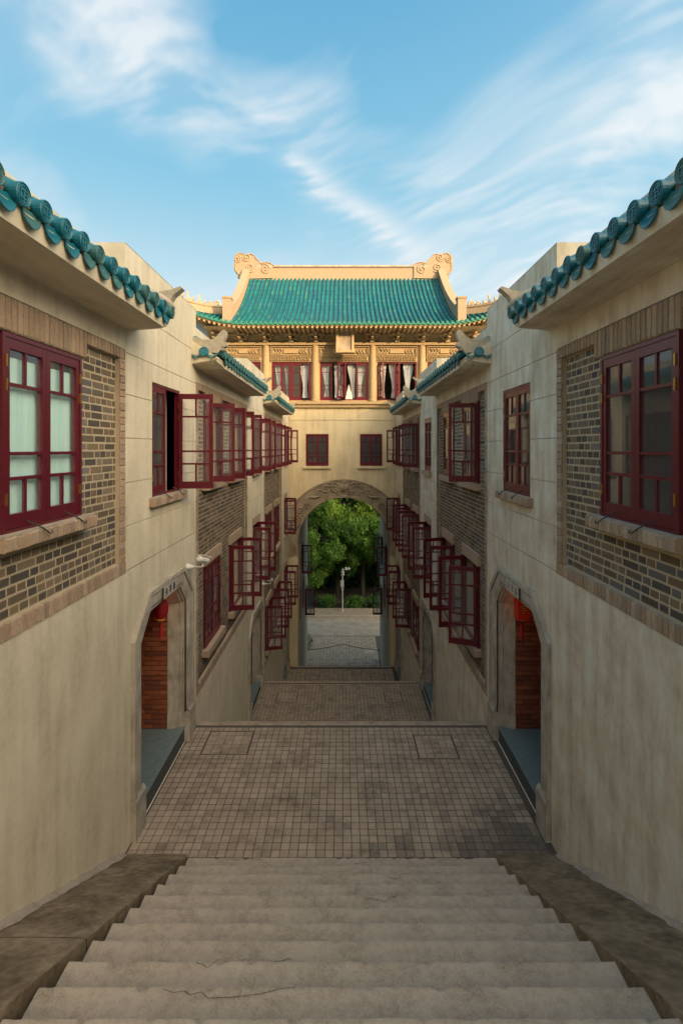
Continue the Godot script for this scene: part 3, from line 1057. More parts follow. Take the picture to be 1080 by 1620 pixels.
# a casement leaf as drawn in the photo: two small lights, a tall one, a low one, two small ones
func leaf_shape(w: float, h: float, th: float) -> MB:
	var mb := MB.new()
	var st := 0.052
	mb.box(Vector3(0, 0, -th / 2), Vector3(st, h, th / 2))
	mb.box(Vector3(w - st, 0, -th / 2), Vector3(w, h, th / 2))
	mb.box(Vector3(st, 0, -th / 2 + 0.001), Vector3(w - st, 0.105, th / 2 - 0.001))
	mb.box(Vector3(st, h - 0.075, -th / 2 + 0.001), Vector3(w - st, h, th / 2 - 0.001))
	for y in [0.262, 0.395, 0.76]:
		mb.box(Vector3(st, h * y - 0.013, -th * 0.36), Vector3(w - st, h * y + 0.013, th * 0.36))
	for q in [[0.105 / h, 0.262], [0.76, 1.0 - 0.075 / h]]:
		mb.box(Vector3(w / 2 - 0.012, h * q[0] - 0.002, -th * 0.3), Vector3(w / 2 + 0.012, h * q[1] + 0.002, th * 0.3))
	return mb


func pane_rects(w: float, h: float) -> Array:
	var st := 0.048
	var m := w / 2
	return [[st, m - 0.008, 0.10, h * 0.262 - 0.008], [m + 0.008, w - st, 0.10, h * 0.262 - 0.008], [st, w - st, h * 0.262 + 0.008, h * 0.395 - 0.008], [st, w - st, h * 0.395 + 0.008, h * 0.76 - 0.008], [st, m - 0.008, h * 0.76 + 0.008, h - 0.07], [m + 0.008, w - st, h * 0.76 + 0.008, h - 0.07]]


var shapes := {}

func leaf_mesh(key: String, w: float, h: float) -> ArrayMesh:
	if not shapes.has(key):
		shapes[key] = leaf_shape(w, h, 0.042).mesh()
	return shapes[key]


func pane_mesh(w: float, h: float) -> void:
	var key := "%d_%d" % [roundi(w * 1000), roundi(h * 1000)]
	if not shapes.has(key):
		var b := QuadMesh.new()
		b.size = Vector2(w, h)
		shapes[key] = b


func leaf(parent: Node, t: Transform3D, w: float, h: float, paint: Material, glass: Material, split: bool) -> void:
	var c := obj("casement", leaf_mesh("leaf_%d_%d" % [roundi(w * 1000), roundi(h * 1000)], w, h), paint, parent)
	c.transform = t
	if split:
		for r in pane_rects(w, h):
			pane_mesh(r[1] - r[0], r[3] - r[2])
			var g := obj("pane", shapes["%d_%d" % [roundi((r[1] - r[0]) * 1000), roundi((r[3] - r[2]) * 1000)]], glass, parent)
			g.transform = t * Transform3D(Basis(), Vector3((r[0] + r[1]) / 2, (r[2] + r[3]) / 2, 0.0))
	else:
		pane_mesh(w - 0.08, h - 0.12)
		var g := obj("pane", shapes["%d_%d" % [roundi((w - 0.08) * 1000), roundi((h - 0.12) * 1000)]], glass, parent)
		g.transform = t * Transform3D(Basis(), Vector3(w / 2, h / 2, 0.0))


func window(s: int, parent: Node, q: Array) -> void:
	var dc: float = q[0]
	var y: float = ROWS[q[1]]
	var d0 := dc - WW / 2
	var d1 := dc + WW / 2
	var near := dc < 12.0
	var fr := MB.new()
	var f := 0.034
	for b in [[d0, d0 + f, y, y + WH], [d1 - f, d1, y, y + WH], [d0 + f, d1 - f, y, y + f * 0.8], [d0 + f, d1 - f, y + WH - f, y + WH]]:
		wbox(fr, s, -0.075, -0.012, b[2] + 0.001, b[3] - 0.001, b[0], b[1])
	var win := obj("window", fr, M.paint, parent)
	# the room behind
	var rm := MB.new()
	var a := [d0 - 0.5, d1 + 0.5, y - 0.8, y + WH + 0.25]
	var o0 := -0.21
	var o1 := -4.4
	rm.quad(pt(s, o1, a[2], a[0]), pt(s, o1, a[2], a[1]), pt(s, o1, a[3], a[1]), pt(s, o1, a[3], a[0]))
	var ring := [[a[0], a[2]], [a[1], a[2]], [a[1], a[3]], [a[0], a[3]]]
	var hole := [[d0, y], [d1, y], [d1, y + WH], [d0, y + WH]]
	for k in 4:
		var p: Array = ring[k]
		var n: Array = ring[(k + 1) % 4]
		var hp: Array = hole[k]
		var hn: Array = hole[(k + 1) % 4]
		rm.quad(pt(s, o0, p[1], p[0]), pt(s, o0, n[1], n[0]), pt(s, o1, n[1], n[0]), pt(s, o1, p[1], p[0]))
		rm.quad(pt(s, o0, p[1], p[0]), pt(s, o0, n[1], n[0]), pt(s, o0, hn[1], hn[0]), pt(s, o0, hp[1], hp[0]))
	obj("room", rm, M.room, win)
	# two leaves
	var w := WW / 2 - f - 0.002
	var h := WH - f * 1.8 - 0.004
	for side in 2:
		var open: float = deg_to_rad(q[2 + side])
		var along := Vector3(0, 0, -1) if side == 0 else Vector3(0, 0, 1)
		var outward := Vector3(-s, 0, 0)
		var x := along * cos(open) + outward * sin(open)
		var t := Transform3D(Basis(x, Vector3.UP, x.cross(Vector3.UP)), pt(s, -0.04 if open == 0.0 else -0.005, y + f * 0.8 + 0.002, d0 + f if side == 0 else d1 - f))
		leaf(win, t, w, h, M.paint, M.glass, near)
		if near:
			for hy in [0.17, 0.74, 0.86]:
				var hb := MB.new()
				var hd := d0 + f if side == 0 else d1 - f
				wbox(hb, s, -0.02, -0.002, y + WH * hy - 0.045, y + WH * hy + 0.045, hd - 0.007, hd + 0.007)
				obj("hinge", hb, M.brass, win)
	if s < 0 and dc < 5.0:
		var cu := MB.new()
		var rows := []
		for k in 41:
			var d := lerpf(d0 + 0.01, d1 - 0.01, k / 40.0)
			var o := -0.085 + 0.004 * sin(k * 0.9) + 0.004 * sin(k * 2.3)
			rows.append(PackedVector3Array([pt(s, o, y + 0.01, d), pt(s, o, y + 1.31, d)]))
		cu.grid(rows)
		obj("blind", cu, M.curtain, win)
	# brick sill
	var sd0 := d0 - 0.1
	var sd1 := d1 + 0.1
	if dc < 7.0:
		var d := sd0
		while d < sd1 - 0.03:
			var b := obj("sill_brick", brick_meshes[5 + rng.randi() % 3], M["trim%d" % (rng.randi() % 5)], win)
			b.transform = Transform3D(wall_frame(s, 0, 0, 0).basis * Basis.from_scale(Vector3(0.061, 0.105, 0.16)), pt(s, 0.0 + rng.randf() * 0.006, y - 0.062 + rng.randf_range(-0.003, 0.003), d + 0.031))
			d += 0.063
		var cap := MB.new()
		wbox(cap, s, -0.2, 0.066, y - 0.012, y + 0.002, sd0 + 0.01, sd1 - 0.01)
		obj("sill_bed", cap, M.cement, win)
		for k in 2:
			var hk := MB.new()
			var p := d0 + 0.27 + k * 0.52
			hk.tube([pt(s, -0.02, y + 0.07, p), pt(s, 0.03, y + 0.045, p + 0.01), pt(s, 0.085, y + 0.0, p + 0.05), pt(s, 0.11, y - 0.05, p + 0.10), pt(s, 0.115, y - 0.045, p + 0.118), pt(s, 0.11, y - 0.025, p + 0.115)], 0.0055, 6)
			obj("window_stay", hk, M.iron, win)
	else:
		var sl := MB.new()
		wbox(sl, s, -0.2, 0.075, y - 0.115, y - 0.002, sd0, sd1)
		obj("sill", sl, M.trim1, win)
		if q[1] > 0:
			var ln := MB.new()
			wbox(ln, s, -0.06, 0.006, y + WH + 0.002, y + WH + 0.20, d0 - 0.06, d1 + 0.06)
			obj("lintel", ln, M.trim1, win)


func eave(s: int, parent: Node, d0: float, d1: float, near: bool) -> void:
	var e0 := d0 - 0.22
	var e1 := d1 + 0.24
	var slab := MB.new()
	var rows := []
	# soffit, fascia and sloping top, drawn in like a boat at both ends
	for k in [[0.0, 0.62, 0.10], [0.03, 0.78, 0.06], [0.09, 0.92, 0.025], [0.2, 1.0, 0.0], [0.8, 1.0, 0.0], [0.91, 0.92, 0.025], [0.97, 0.78, 0.06], [1.0, 0.62, 0.10]]:
		var d: float = lerpf(e0, e1, k[0])
		if k[0] > 0.1 and k[0] < 0.9:
			d = e0 + 0.3 if k[0] < 0.5 else e1 - 0.3
		elif k[0] <= 0.1:
			d = e0 + k[0] * 2.6
		else:
			d = e1 - (1.0 - k[0]) * 2.6
		var lift: float = k[2]
		rows.append(PackedVector3Array([pt(s, -0.02, 5.83 + lift * 0.4, d), pt(s, 0.40 * k[1], 5.83 + lift * 0.8, d), pt(s, 0.45 * (0.5 + 0.5 * k[1]), 5.84 + lift, d), pt(s, 0.47 * (0.6 + 0.4 * k[1]), 5.955, d), pt(s, 0.40, 5.985, d), pt(s, -0.02, 6.25, d)]))
	slab.flat(rows)
	for k in [0, rows.size() - 1]:
		for i in 4:
			slab.tri(rows[k][0], rows[k][i + 1], rows[k][i + 2] if i + 2 < 6 else rows[k][5])
	var roof := obj("eave", slab, M.plaster if s < 0 else M.plaster_grey, parent)
	# glazed tiles
	var n := int((d1 - d0 + 0.1) / 0.23)
	var pitch := (d1 - d0 + 0.1) / n
	var down := Vector2(0.49, 6.035)
	var up := Vector2(-0.02, 6.30)
	var barrel := MB.new()
	var disc := MB.new()
	var drip := MB.new()
	var mud := MB.new()
	for i in n + 1:
		var d := d0 - 0.05 + i * pitch + rng.randf_range(-0.007, 0.007)
		if near and d < 2.2:
			continue
		var j := rng.randf_range(-0.008, 0.008)
		if near:
			barrel = MB.new(); disc = MB.new(); drip = MB.new(); mud = MB.new()
		var a := pt(s, down.x - 0.01, down.y + j, d)
		var b := pt(s, up.x, up.y, d)
		barrel.tube([a, a.lerp(b, 0.5) - Vector3(0, 0.012, 0), b], 0.061, 12)
		# round end tile: rim, field and raised strokes
		var ax := (a - b).normalized()
		ax = (ax + Vector3(0, 0.42, 0)).normalized()
		var tf := Transform3D(Basis(Vector3(0, 0, s).cross(ax).normalized(), ax, Vector3(0, 0, s)).orthonormalized(), a + ax * 0.012)
		disc.lathe(tf, [[0.0, -0.03], [0.067, -0.03], [0.071, 0.0], [0.071, 0.018], [0.064, 0.022], [0.057, 0.016], [0.0, 0.014]], 22)
		if near:
			var ring := []
			for k in 17:
				ring.append(tf * Vector3(cos(TAU * k / 16.0) * 0.048, 0.016, sin(TAU * k / 16.0) * 0.048))
			disc.tube(ring, 0.0045, 5)
			for st in [[0, 0.03, 0.05], [0, 0.0, 0.07], [0, -0.03, 0.055], [0.022, 0.0, -0.05], [-0.022, 0.0, -0.05], [0, 0.015, -0.03]]:
				var len: float = absf(st[2])
				disc.obox(tf * Transform3D(Basis(), Vector3(st[0], 0.017, st[1])), Vector3(len, 0.008, 0.007) if st[2] > 0 else Vector3(0.007, 0.008, len))
		# drip tile between this barrel and the next: a drooping tongue, concave above
		if i < n:
			var m := d + pitch / 2
			var rws := []
			for layer in 2:
				for k in 5:
					var line := PackedVector3Array()
					var u := k / 4.0
					for q in 9:
						var v := (q - 4) / 4.0
						var top := 6.0 + 0.03 * v * v
						var foot := 5.968 - 0.092 * sqrt(maxf(0.0, 1.0 - v * v)) + 0.03 * v * v
						line.append(pt(s, 0.438 + 0.045 * u * (1.0 - 0.3 * v * v) + 0.014 * layer, lerpf(top, foot, u) + j, m + v * 0.102))
					if layer == 0:
						rws.append(line)
					else:
						rws.insert(5, line)
			drip.grid(rws)
			mud.cbox(Transform3D(Basis(Vector3(0, 0, 1), Vector3.UP, Vector3(-s, 0, 0)), pt(s, 0.36 + rng.randf() * 0.02, 6.025, m)), Vector3(0.11, 0.07, 0.16), 0.02)
		if near:
			obj("barrel_tile", barrel, M.glaze, roof)
			obj("end_tile", disc, M.glaze_worn if rng.randf() < 0.45 else M.glaze, roof)
			if i < n:
				obj("drip_tile", drip, M.glaze_worn if rng.randf() < 0.7 else M.glaze, roof)
				obj("mortar_fill", mud, M.mud, roof)
	if not near:
		stuff("barrel_tiles", barrel, M.glaze, roof)
		stuff("end_tiles", disc, M.glaze_worn, roof)
		stuff("drip_tiles", drip, M.glaze_worn, roof)
		stuff("mortar_fills", mud, M.mud, roof)
	var bedm := MB.new()
	bedm.quad(pt(s, 0.42, 5.99, d0 - 0.1), pt(s, 0.42, 5.99, d1 + 0.1), pt(s, -0.02, 6.26, d1 + 0.1), pt(s, -0.02, 6.26, d0 - 0.1))
	obj("pan_tiles", bedm, M.glaze_blue, roof)
	# both ends: an upturned horn on a short ridge, one round tile and two drips facing along the alley
	for e in 2:
		var dir := -1.0 if e == 0 else 1.0
		var de := e0 + 0.03 if e == 0 else e1 - 0.03
		var t := Transform3D(Basis(Vector3(-s, 0, 0), Vector3.UP, Vector3(0, 0, -s)), pt(s, 0.0, 0.0, de - dir * 0.06))
		var hn := MB.new()
		hn.prism(t, PackedVector2Array([Vector2(-0.02, 6.10), Vector2(0.36, 6.07), Vector2(0.44, 6.14), Vector2(0.50, 6.24), Vector2(0.60, 6.325), Vector2(0.585, 6.345), Vector2(0.45, 6.30), Vector2(0.30, 6.275), Vector2(0.12, 6.30), Vector2(-0.02, 6.35)]) if e == 1 else PackedVector2Array([Vector2(-0.02, 6.08), Vector2(0.40, 6.05), Vector2(0.46, 6.11), Vector2(0.475, 6.20), Vector2(0.52, 6.28), Vector2(0.545, 6.36), Vector2(0.53, 6.41), Vector2(0.49, 6.42), Vector2(0.44, 6.38), Vector2(0.38, 6.31), Vector2(0.30, 6.265), Vector2(0.20, 6.26), Vector2(0.10, 6.285), Vector2(-0.02, 6.33)]), -0.055, 0.055)
		if e == 0:
			hn.tube([t * Vector3(0.50, 6.19, 0.06), t * Vector3(0.50, 6.19, -0.06)], 0.045, 12)
		hn.tube([pt(s, 0.47, 6.12, de - dir * 0.02), pt(s, 0.45, 6.14, de - dir * 0.12), pt(s, 0.36, 6.19, de - dir * 0.26), pt(s, 0.12, 6.30, de - dir * 0.34)], [0.03, 0.055, 0.055, 0.05], 8)
		obj("horn", hn, M.horn, roof)
		var dd := MB.new()
		var tf := Transform3D(Basis(Vector3(1, 0, 0), Vector3(0, 0.2, -dir).normalized(), Vector3(0, dir, 0.2).normalized() * 1.0), pt(s, 0.20, 6.055, de + dir * 0.05))
		dd.lathe(tf, [[0.0, -0.06], [0.072, -0.06], [0.078, 0.0], [0.078, 0.018], [0.066, 0.022], [0.06, 0.014], [0.0, 0.014]], 20)
		obj("end_tile", dd, M.glaze, roof)
		for o in [0.075, 0.325]:
			var tg := MB.new()
			var rws := []
			for k in 5:
				var u := k / 4.0
				var line := PackedVector3Array()
				for q in 9:
					var v := (q - 4) / 4.0
					var half := 0.095 * sqrt(maxf(0.02, 1.0 - pow(maxf(0.0, u - 0.2) / 0.82, 2.0)))
					line.append(pt(s, o + v * half, 6.02 + 0.035 * v * v - 0.085 * u, de + dir * (0.02 + 0.05 * u)))
				rws.append(line)
			tg.grid(rws)
			obj("drip_tile", tg, M.glaze_worn, roof)


# ---------------------------------------------------------------- gate tower

const TX := 0.06
const TD := 22.0
const RIDGE_D := 25.45

func roof_at(x: float, t: float) -> Vector3:
	var up := 0.085 * pow(maxf(0.0, absf(x) - 4.2), 2.0)
	return Vector3(x + TX, 9.84 + 3.6 * (0.60 * t + 0.40 * t * t) + up * maxf(0.0, 1.0 - t * 1.6), -(20.75 + 4.7 * t) + up * 0.25)


func hip_t(x: float) -> float:
	return clampf((7.7 - absf(x)) / 2.65 * 0.27, 0.0, 1.0)


func spiral(mb: MB, t: Transform3D, c: Vector2, r0: float, turns: float, start: float, sense: float, thick: float) -> void:
	var pts := []
	var n := int(14 * turns) + 2
	for k in n + 1:
		var u := float(k) / n
		var a := start + sense * TAU * turns * u
		var r := r0 * (1.0 - 0.86 * u)
		pts.append(t * Vector3(c.x + cos(a) * r, c.y + sin(a) * r, 0.0))
	mb.tube(pts, thick, 6)


func tower_leaf(win: Node, x: float, y: float, w: float, h: float, d: float, left_hinge: bool, open: float) -> void:
	var dir := Vector3(1, 0, 0) if left_hinge else Vector3(-1, 0, 0)
	var a := deg_to_rad(open)
	var ax := dir * cos(a) + Vector3(0, 0, 1) * sin(a)
	leaf(win, Transform3D(Basis(ax, Vector3.UP, ax.cross(Vector3.UP)), Vector3(x, y, -d)), w, h, M.paint, M.glass, false)


func build_tower() -> void:
	var tw := thing("gate_tower", "ochre gate tower with teal hipped tile roof over a carved stone arch", "building")
	var c := Vector2(TX, 0.2)
	# lower front with the arch
	var lo := MB.new()
	var poly := PackedVector2Array([Vector2(-2.75, -9), Vector2(c.x - 2.1, -9)])
	for k in 41:
		var a := PI - PI * k / 40.0
		poly.append(c + Vector2(cos(a), sin(a)) * 2.1)
	poly.append_array(PackedVector2Array([Vector2(c.x + 2.1, -9), Vector2(2.75, -9), Vector2(2.75, 3.5), Vector2(-2.75, 3.5)]))
	lo.prism(Transform3D(Basis(), Vector3(0, 0, -TD)), poly, -0.9, 0.0)
	obj("arch_wall", lo, M.facade, tw)
	# upper part of the front with two window openings
	var holes := [[TX - 1.72, TX - 0.70], [TX + 0.72, TX + 1.72]]
	var up := MB.new()
	var xs := [-2.75, holes[0][0], holes[0][1], holes[1][0], holes[1][1], 2.75]
	var ys := [3.5, 3.73, 5.17, 6.5]
	for i in 5:
		for j in 3:
			if j == 1 and (i == 1 or i == 3):
				continue
			up.quad(Vector3(xs[i], ys[j], -TD), Vector3(xs[i + 1], ys[j], -TD), Vector3(xs[i + 1], ys[j + 1], -TD), Vector3(xs[i], ys[j + 1], -TD))
	for h in holes:
		var a := [[h[0], 3.73], [h[1], 3.73], [h[1], 5.17], [h[0], 5.17]]
		for k in 4:
			var p: Array = a[k]
			var q: Array = a[(k + 1) % 4]
			up.quad(Vector3(p[0], p[1], -TD), Vector3(q[0], q[1], -TD), Vector3(q[0], q[1], -TD - 0.2), Vector3(p[0], p[1], -TD - 0.2))
	obj("front_wall", up, M.facade, tw)
	var led := MB.new()
	led.box(Vector3(-2.7, 5.80, -TD - 0.02), Vector3(2.7, 5.835, -TD + 0.02))
	obj("string_course", led, M.facade, tw)
	for h in holes:
		var fr := MB.new()
		var f := 0.05
		for b in [[h[0], h[0] + f, 3.73, 5.17], [h[1] - f, h[1], 3.73, 5.17], [h[0] + f, h[1] - f, 3.73, 3.78], [h[0] + f, h[1] - f, 5.12, 5.17]]:
			fr.box(Vector3(b[0], b[2], -TD - 0.1), Vector3(b[1], b[3], -TD + 0.012))
		var win := obj("window", fr, M.paint, tw)
		var w: float = (h[1] - h[0]) / 2 - f
		tower_leaf(win, h[0] + f, 3.78, w, 1.34, TD + 0.02, true, 0)
		tower_leaf(win, h[1] - f, 3.78, w, 1.34, TD + 0.02, false, 0)
		var keep := MB.new()
		keep.quad(Vector3(h[0] - 0.3, 3.0, -TD - 4.0), Vector3(h[1] + 0.3, 3.0, -TD - 4.0), Vector3(h[1] + 0.3, 5.6, -TD - 4.0), Vector3(h[0] - 0.3, 5.6, -TD - 4.0))
		for k in 4:
			var rg := [[h[0] - 0.3, 3.0], [h[1] + 0.3, 3.0], [h[1] + 0.3, 5.6], [h[0] - 0.3, 5.6]]
			var ho := [[h[0], 3.73], [h[1], 3.73], [h[1], 5.17], [h[0], 5.17]]
			var n := (k + 1) % 4
			keep.quad(Vector3(rg[k][0], rg[k][1], -TD - 0.2), Vector3(rg[n][0], rg[n][1], -TD - 0.2), Vector3(rg[n][0], rg[n][1], -TD - 4.0), Vector3(rg[k][0], rg[k][1], -TD - 4.0))
			keep.quad(Vector3(rg[k][0], rg[k][1], -TD - 0.2), Vector3(rg[n][0], rg[n][1], -TD - 0.2), Vector3(ho[n][0], ho[n][1], -TD - 0.2), Vector3(ho[k][0], ho[k][1], -TD - 0.2))
		obj("room", keep, M.room, win)
		var sl := MB.new()
		sl.box(Vector3(h[0] - 0.12, 3.61, -TD - 0.1), Vector3(h[1] + 0.12, 3.725, -TD + 0.09))
		obj("sill", sl, M.facade, win)
	# carved ring round the arch
	var ring := MB.new()
	var rows := []
	for p in [[2.93, 0.0], [2.93, 0.07], [2.86, 0.075], [2.84, 0.05], [2.2, 0.05], [2.18, 0.08], [2.10, 0.08], [2.09, 0.0], [2.09, -0.95]]:
		var line := PackedVector3Array()
		for k in 49:
			var a := -0.22 + (PI + 0.44) * k / 48.0
			var q: Vector2 = c + Vector2(cos(a), sin(a)) * p[0]
			line.append(Vector3(q.x, q.y, -TD + p[1] - 0.0))
		rows.append(line)
	ring.flat(rows)
	var rg := obj("arch_ring", ring, M.carved, tw)
	var face := Transform3D(Basis(), Vector3(0, 0, -TD + 0.075))
	for part in 3:
		var cv := MB.new()
		if part == 0:
			# scrolls to both sides of a mask at the crown
			for m in [-1.0, 1.0]:
				for q in [[0.42, 2.53, 0.25, 1.7, 0.4, 1.0], [0.80, 2.46, 0.19, 1.5, 2.6, -1.0], [1.10, 2.30, 0.16, 1.4, 2.9, -1.0], [0.62, 2.68, 0.12, 1.2, 0.5, 1.0], [0.30, 2.30, 0.12, 1.2, 4.0, -1.0]]:
					var t := face * Transform3D(Basis.from_scale(Vector3(m, 1, 1)), Vector3(c.x, c.y, 0))
					spiral(cv, t, Vector2(q[0], q[1]), q[2], q[3], q[4], q[5], 0.028)
				cv.tube([face * Vector3(c.x + m * 1.1, c.y + 2.16, 0), face * Vector3(c.x + m * 1.3, c.y + 2.10, 0), face * Vector3(c.x + m * 1.52, c.y + 2.12, 0), face * Vector3(c.x + m * 1.62, c.y + 2.04, 0)], [0.05, 0.05, 0.04, 0.012], 6)
			cv.lathe(Transform3D(Basis(Vector3.RIGHT, Vector3(0, 0, 1), Vector3(0, -1, 0)), Vector3(c.x, c.y + 2.55, -TD + 0.05)), [[0.20, 0.0], [0.18, 0.06], [0.10, 0.11], [0.0, 0.13]], 12)
			cv.lathe(Transform3D(Basis(Vector3.RIGHT, Vector3(0, 0, 1), Vector3(0, -1, 0)), Vector3(c.x, c.y + 2.78, -TD + 0.05)), [[0.11, 0.0], [0.08, 0.06], [0.0, 0.08]], 10)
		else:
			var m := -1.0 if part == 1 else 1.0
			var t := face * Transform3D(Basis.from_scale(Vector3(m, 1, 1)), Vector3(c.x, c.y, 0))
			spiral(cv, t, Vector2(2.16, 1.06), 0.27, 2.0, 1.6, 1.0, 0.032)
			spiral(cv, t, Vector2(1.98, 1.50), 0.2, 1.6, 5.0, -1.0, 0.028)
			spiral(cv, t, Vector2(1.72, 1.74), 0.15, 1.4, 2.0, 1.0, 0.026)
			cv.tube([t * Vector3(2.3, 0.8, 0), t * Vector3(2.2, 0.72, 0), t * Vector3(2.1, 0.8, 0)], 0.03, 6)
		obj("carving", cv, M.carved, rg)
	# vaulted passage
	var va := MB.new()
	var vr := []
	for z in [22.85, 25.0, 27.5, 29.6]:
		var line := PackedVector3Array([Vector3(TX - 2.2, -9, -z)])
		for k in 31:
			var a := PI - PI * k / 30.0
			line.append(Vector3(TX + cos(a) * 2.2, 0.2 + sin(a) * 2.2, -z))
		line.append(Vector3(TX + 2.2, -9, -z))
		vr.append(line)
	va.grid(vr)
	obj("passage_vault", va, M.stone, tw)
	var endw := MB.new()
	var p2 := PackedVector2Array([Vector2(-3.2, -9), Vector2(TX - 2.2, -9)])
	for k in 31:
		var a := PI - PI * k / 30.0
		p2.append(Vector2(TX + cos(a) * 2.2, 0.2 + sin(a) * 2.2))
	p2.append_array(PackedVector2Array([Vector2(TX + 2.2, -9), Vector2(3.2, -9), Vector2(3.2, 7), Vector2(-3.2, 7)]))
	endw.prism(Transform3D(Basis(), Vector3(0, 0, -29.5)), p2, -0.15, 0.0)
	obj("street_wall", endw, M.facade, tw)
	# dark casements standing open in the passage
	for q in [[1, 27.6, -2.0, 90], [1, 27.9, -5.0, 90], [-1, 27.8, -5.0, 90], [1, 24.9, -2.0, 80], [-1, 25.4, -2.0, 75]]:
		var win := obj("passage_window", MB.new(), M.paint, tw)
		var fm := MB.new()
		var sx: float = TX + 2.19 * q[0]
		fm.box(Vector3(sx, q[2], -q[1] + 0.02), Vector3(sx - 0.03 * q[0], q[2] + 1.5, -q[1] - 1.0))
		win.mesh = fm.mesh()
		var ax: Vector3 = Vector3(-q[0], 0, 0.05).normalized()
		leaf(win, Transform3D(Basis(ax, Vector3.UP, ax.cross(Vector3.UP)), Vector3(sx - 0.03 * q[0], q[2], -q[1])), 0.5, 1.5, M.paint, M.glass_blue, false)
	for s in [-1, 1]:
		for d in [24.2, 26.0]:
			var dw := MB.new()
			var sx: float = TX + 2.195 * s
			dw.box(Vector3(sx, -4.0, -d), Vector3(sx - 0.03 * s, -2.5, -d - 0.9))
			obj("passage_window", dw, M.paint, tw)
	build_tower_top(tw)


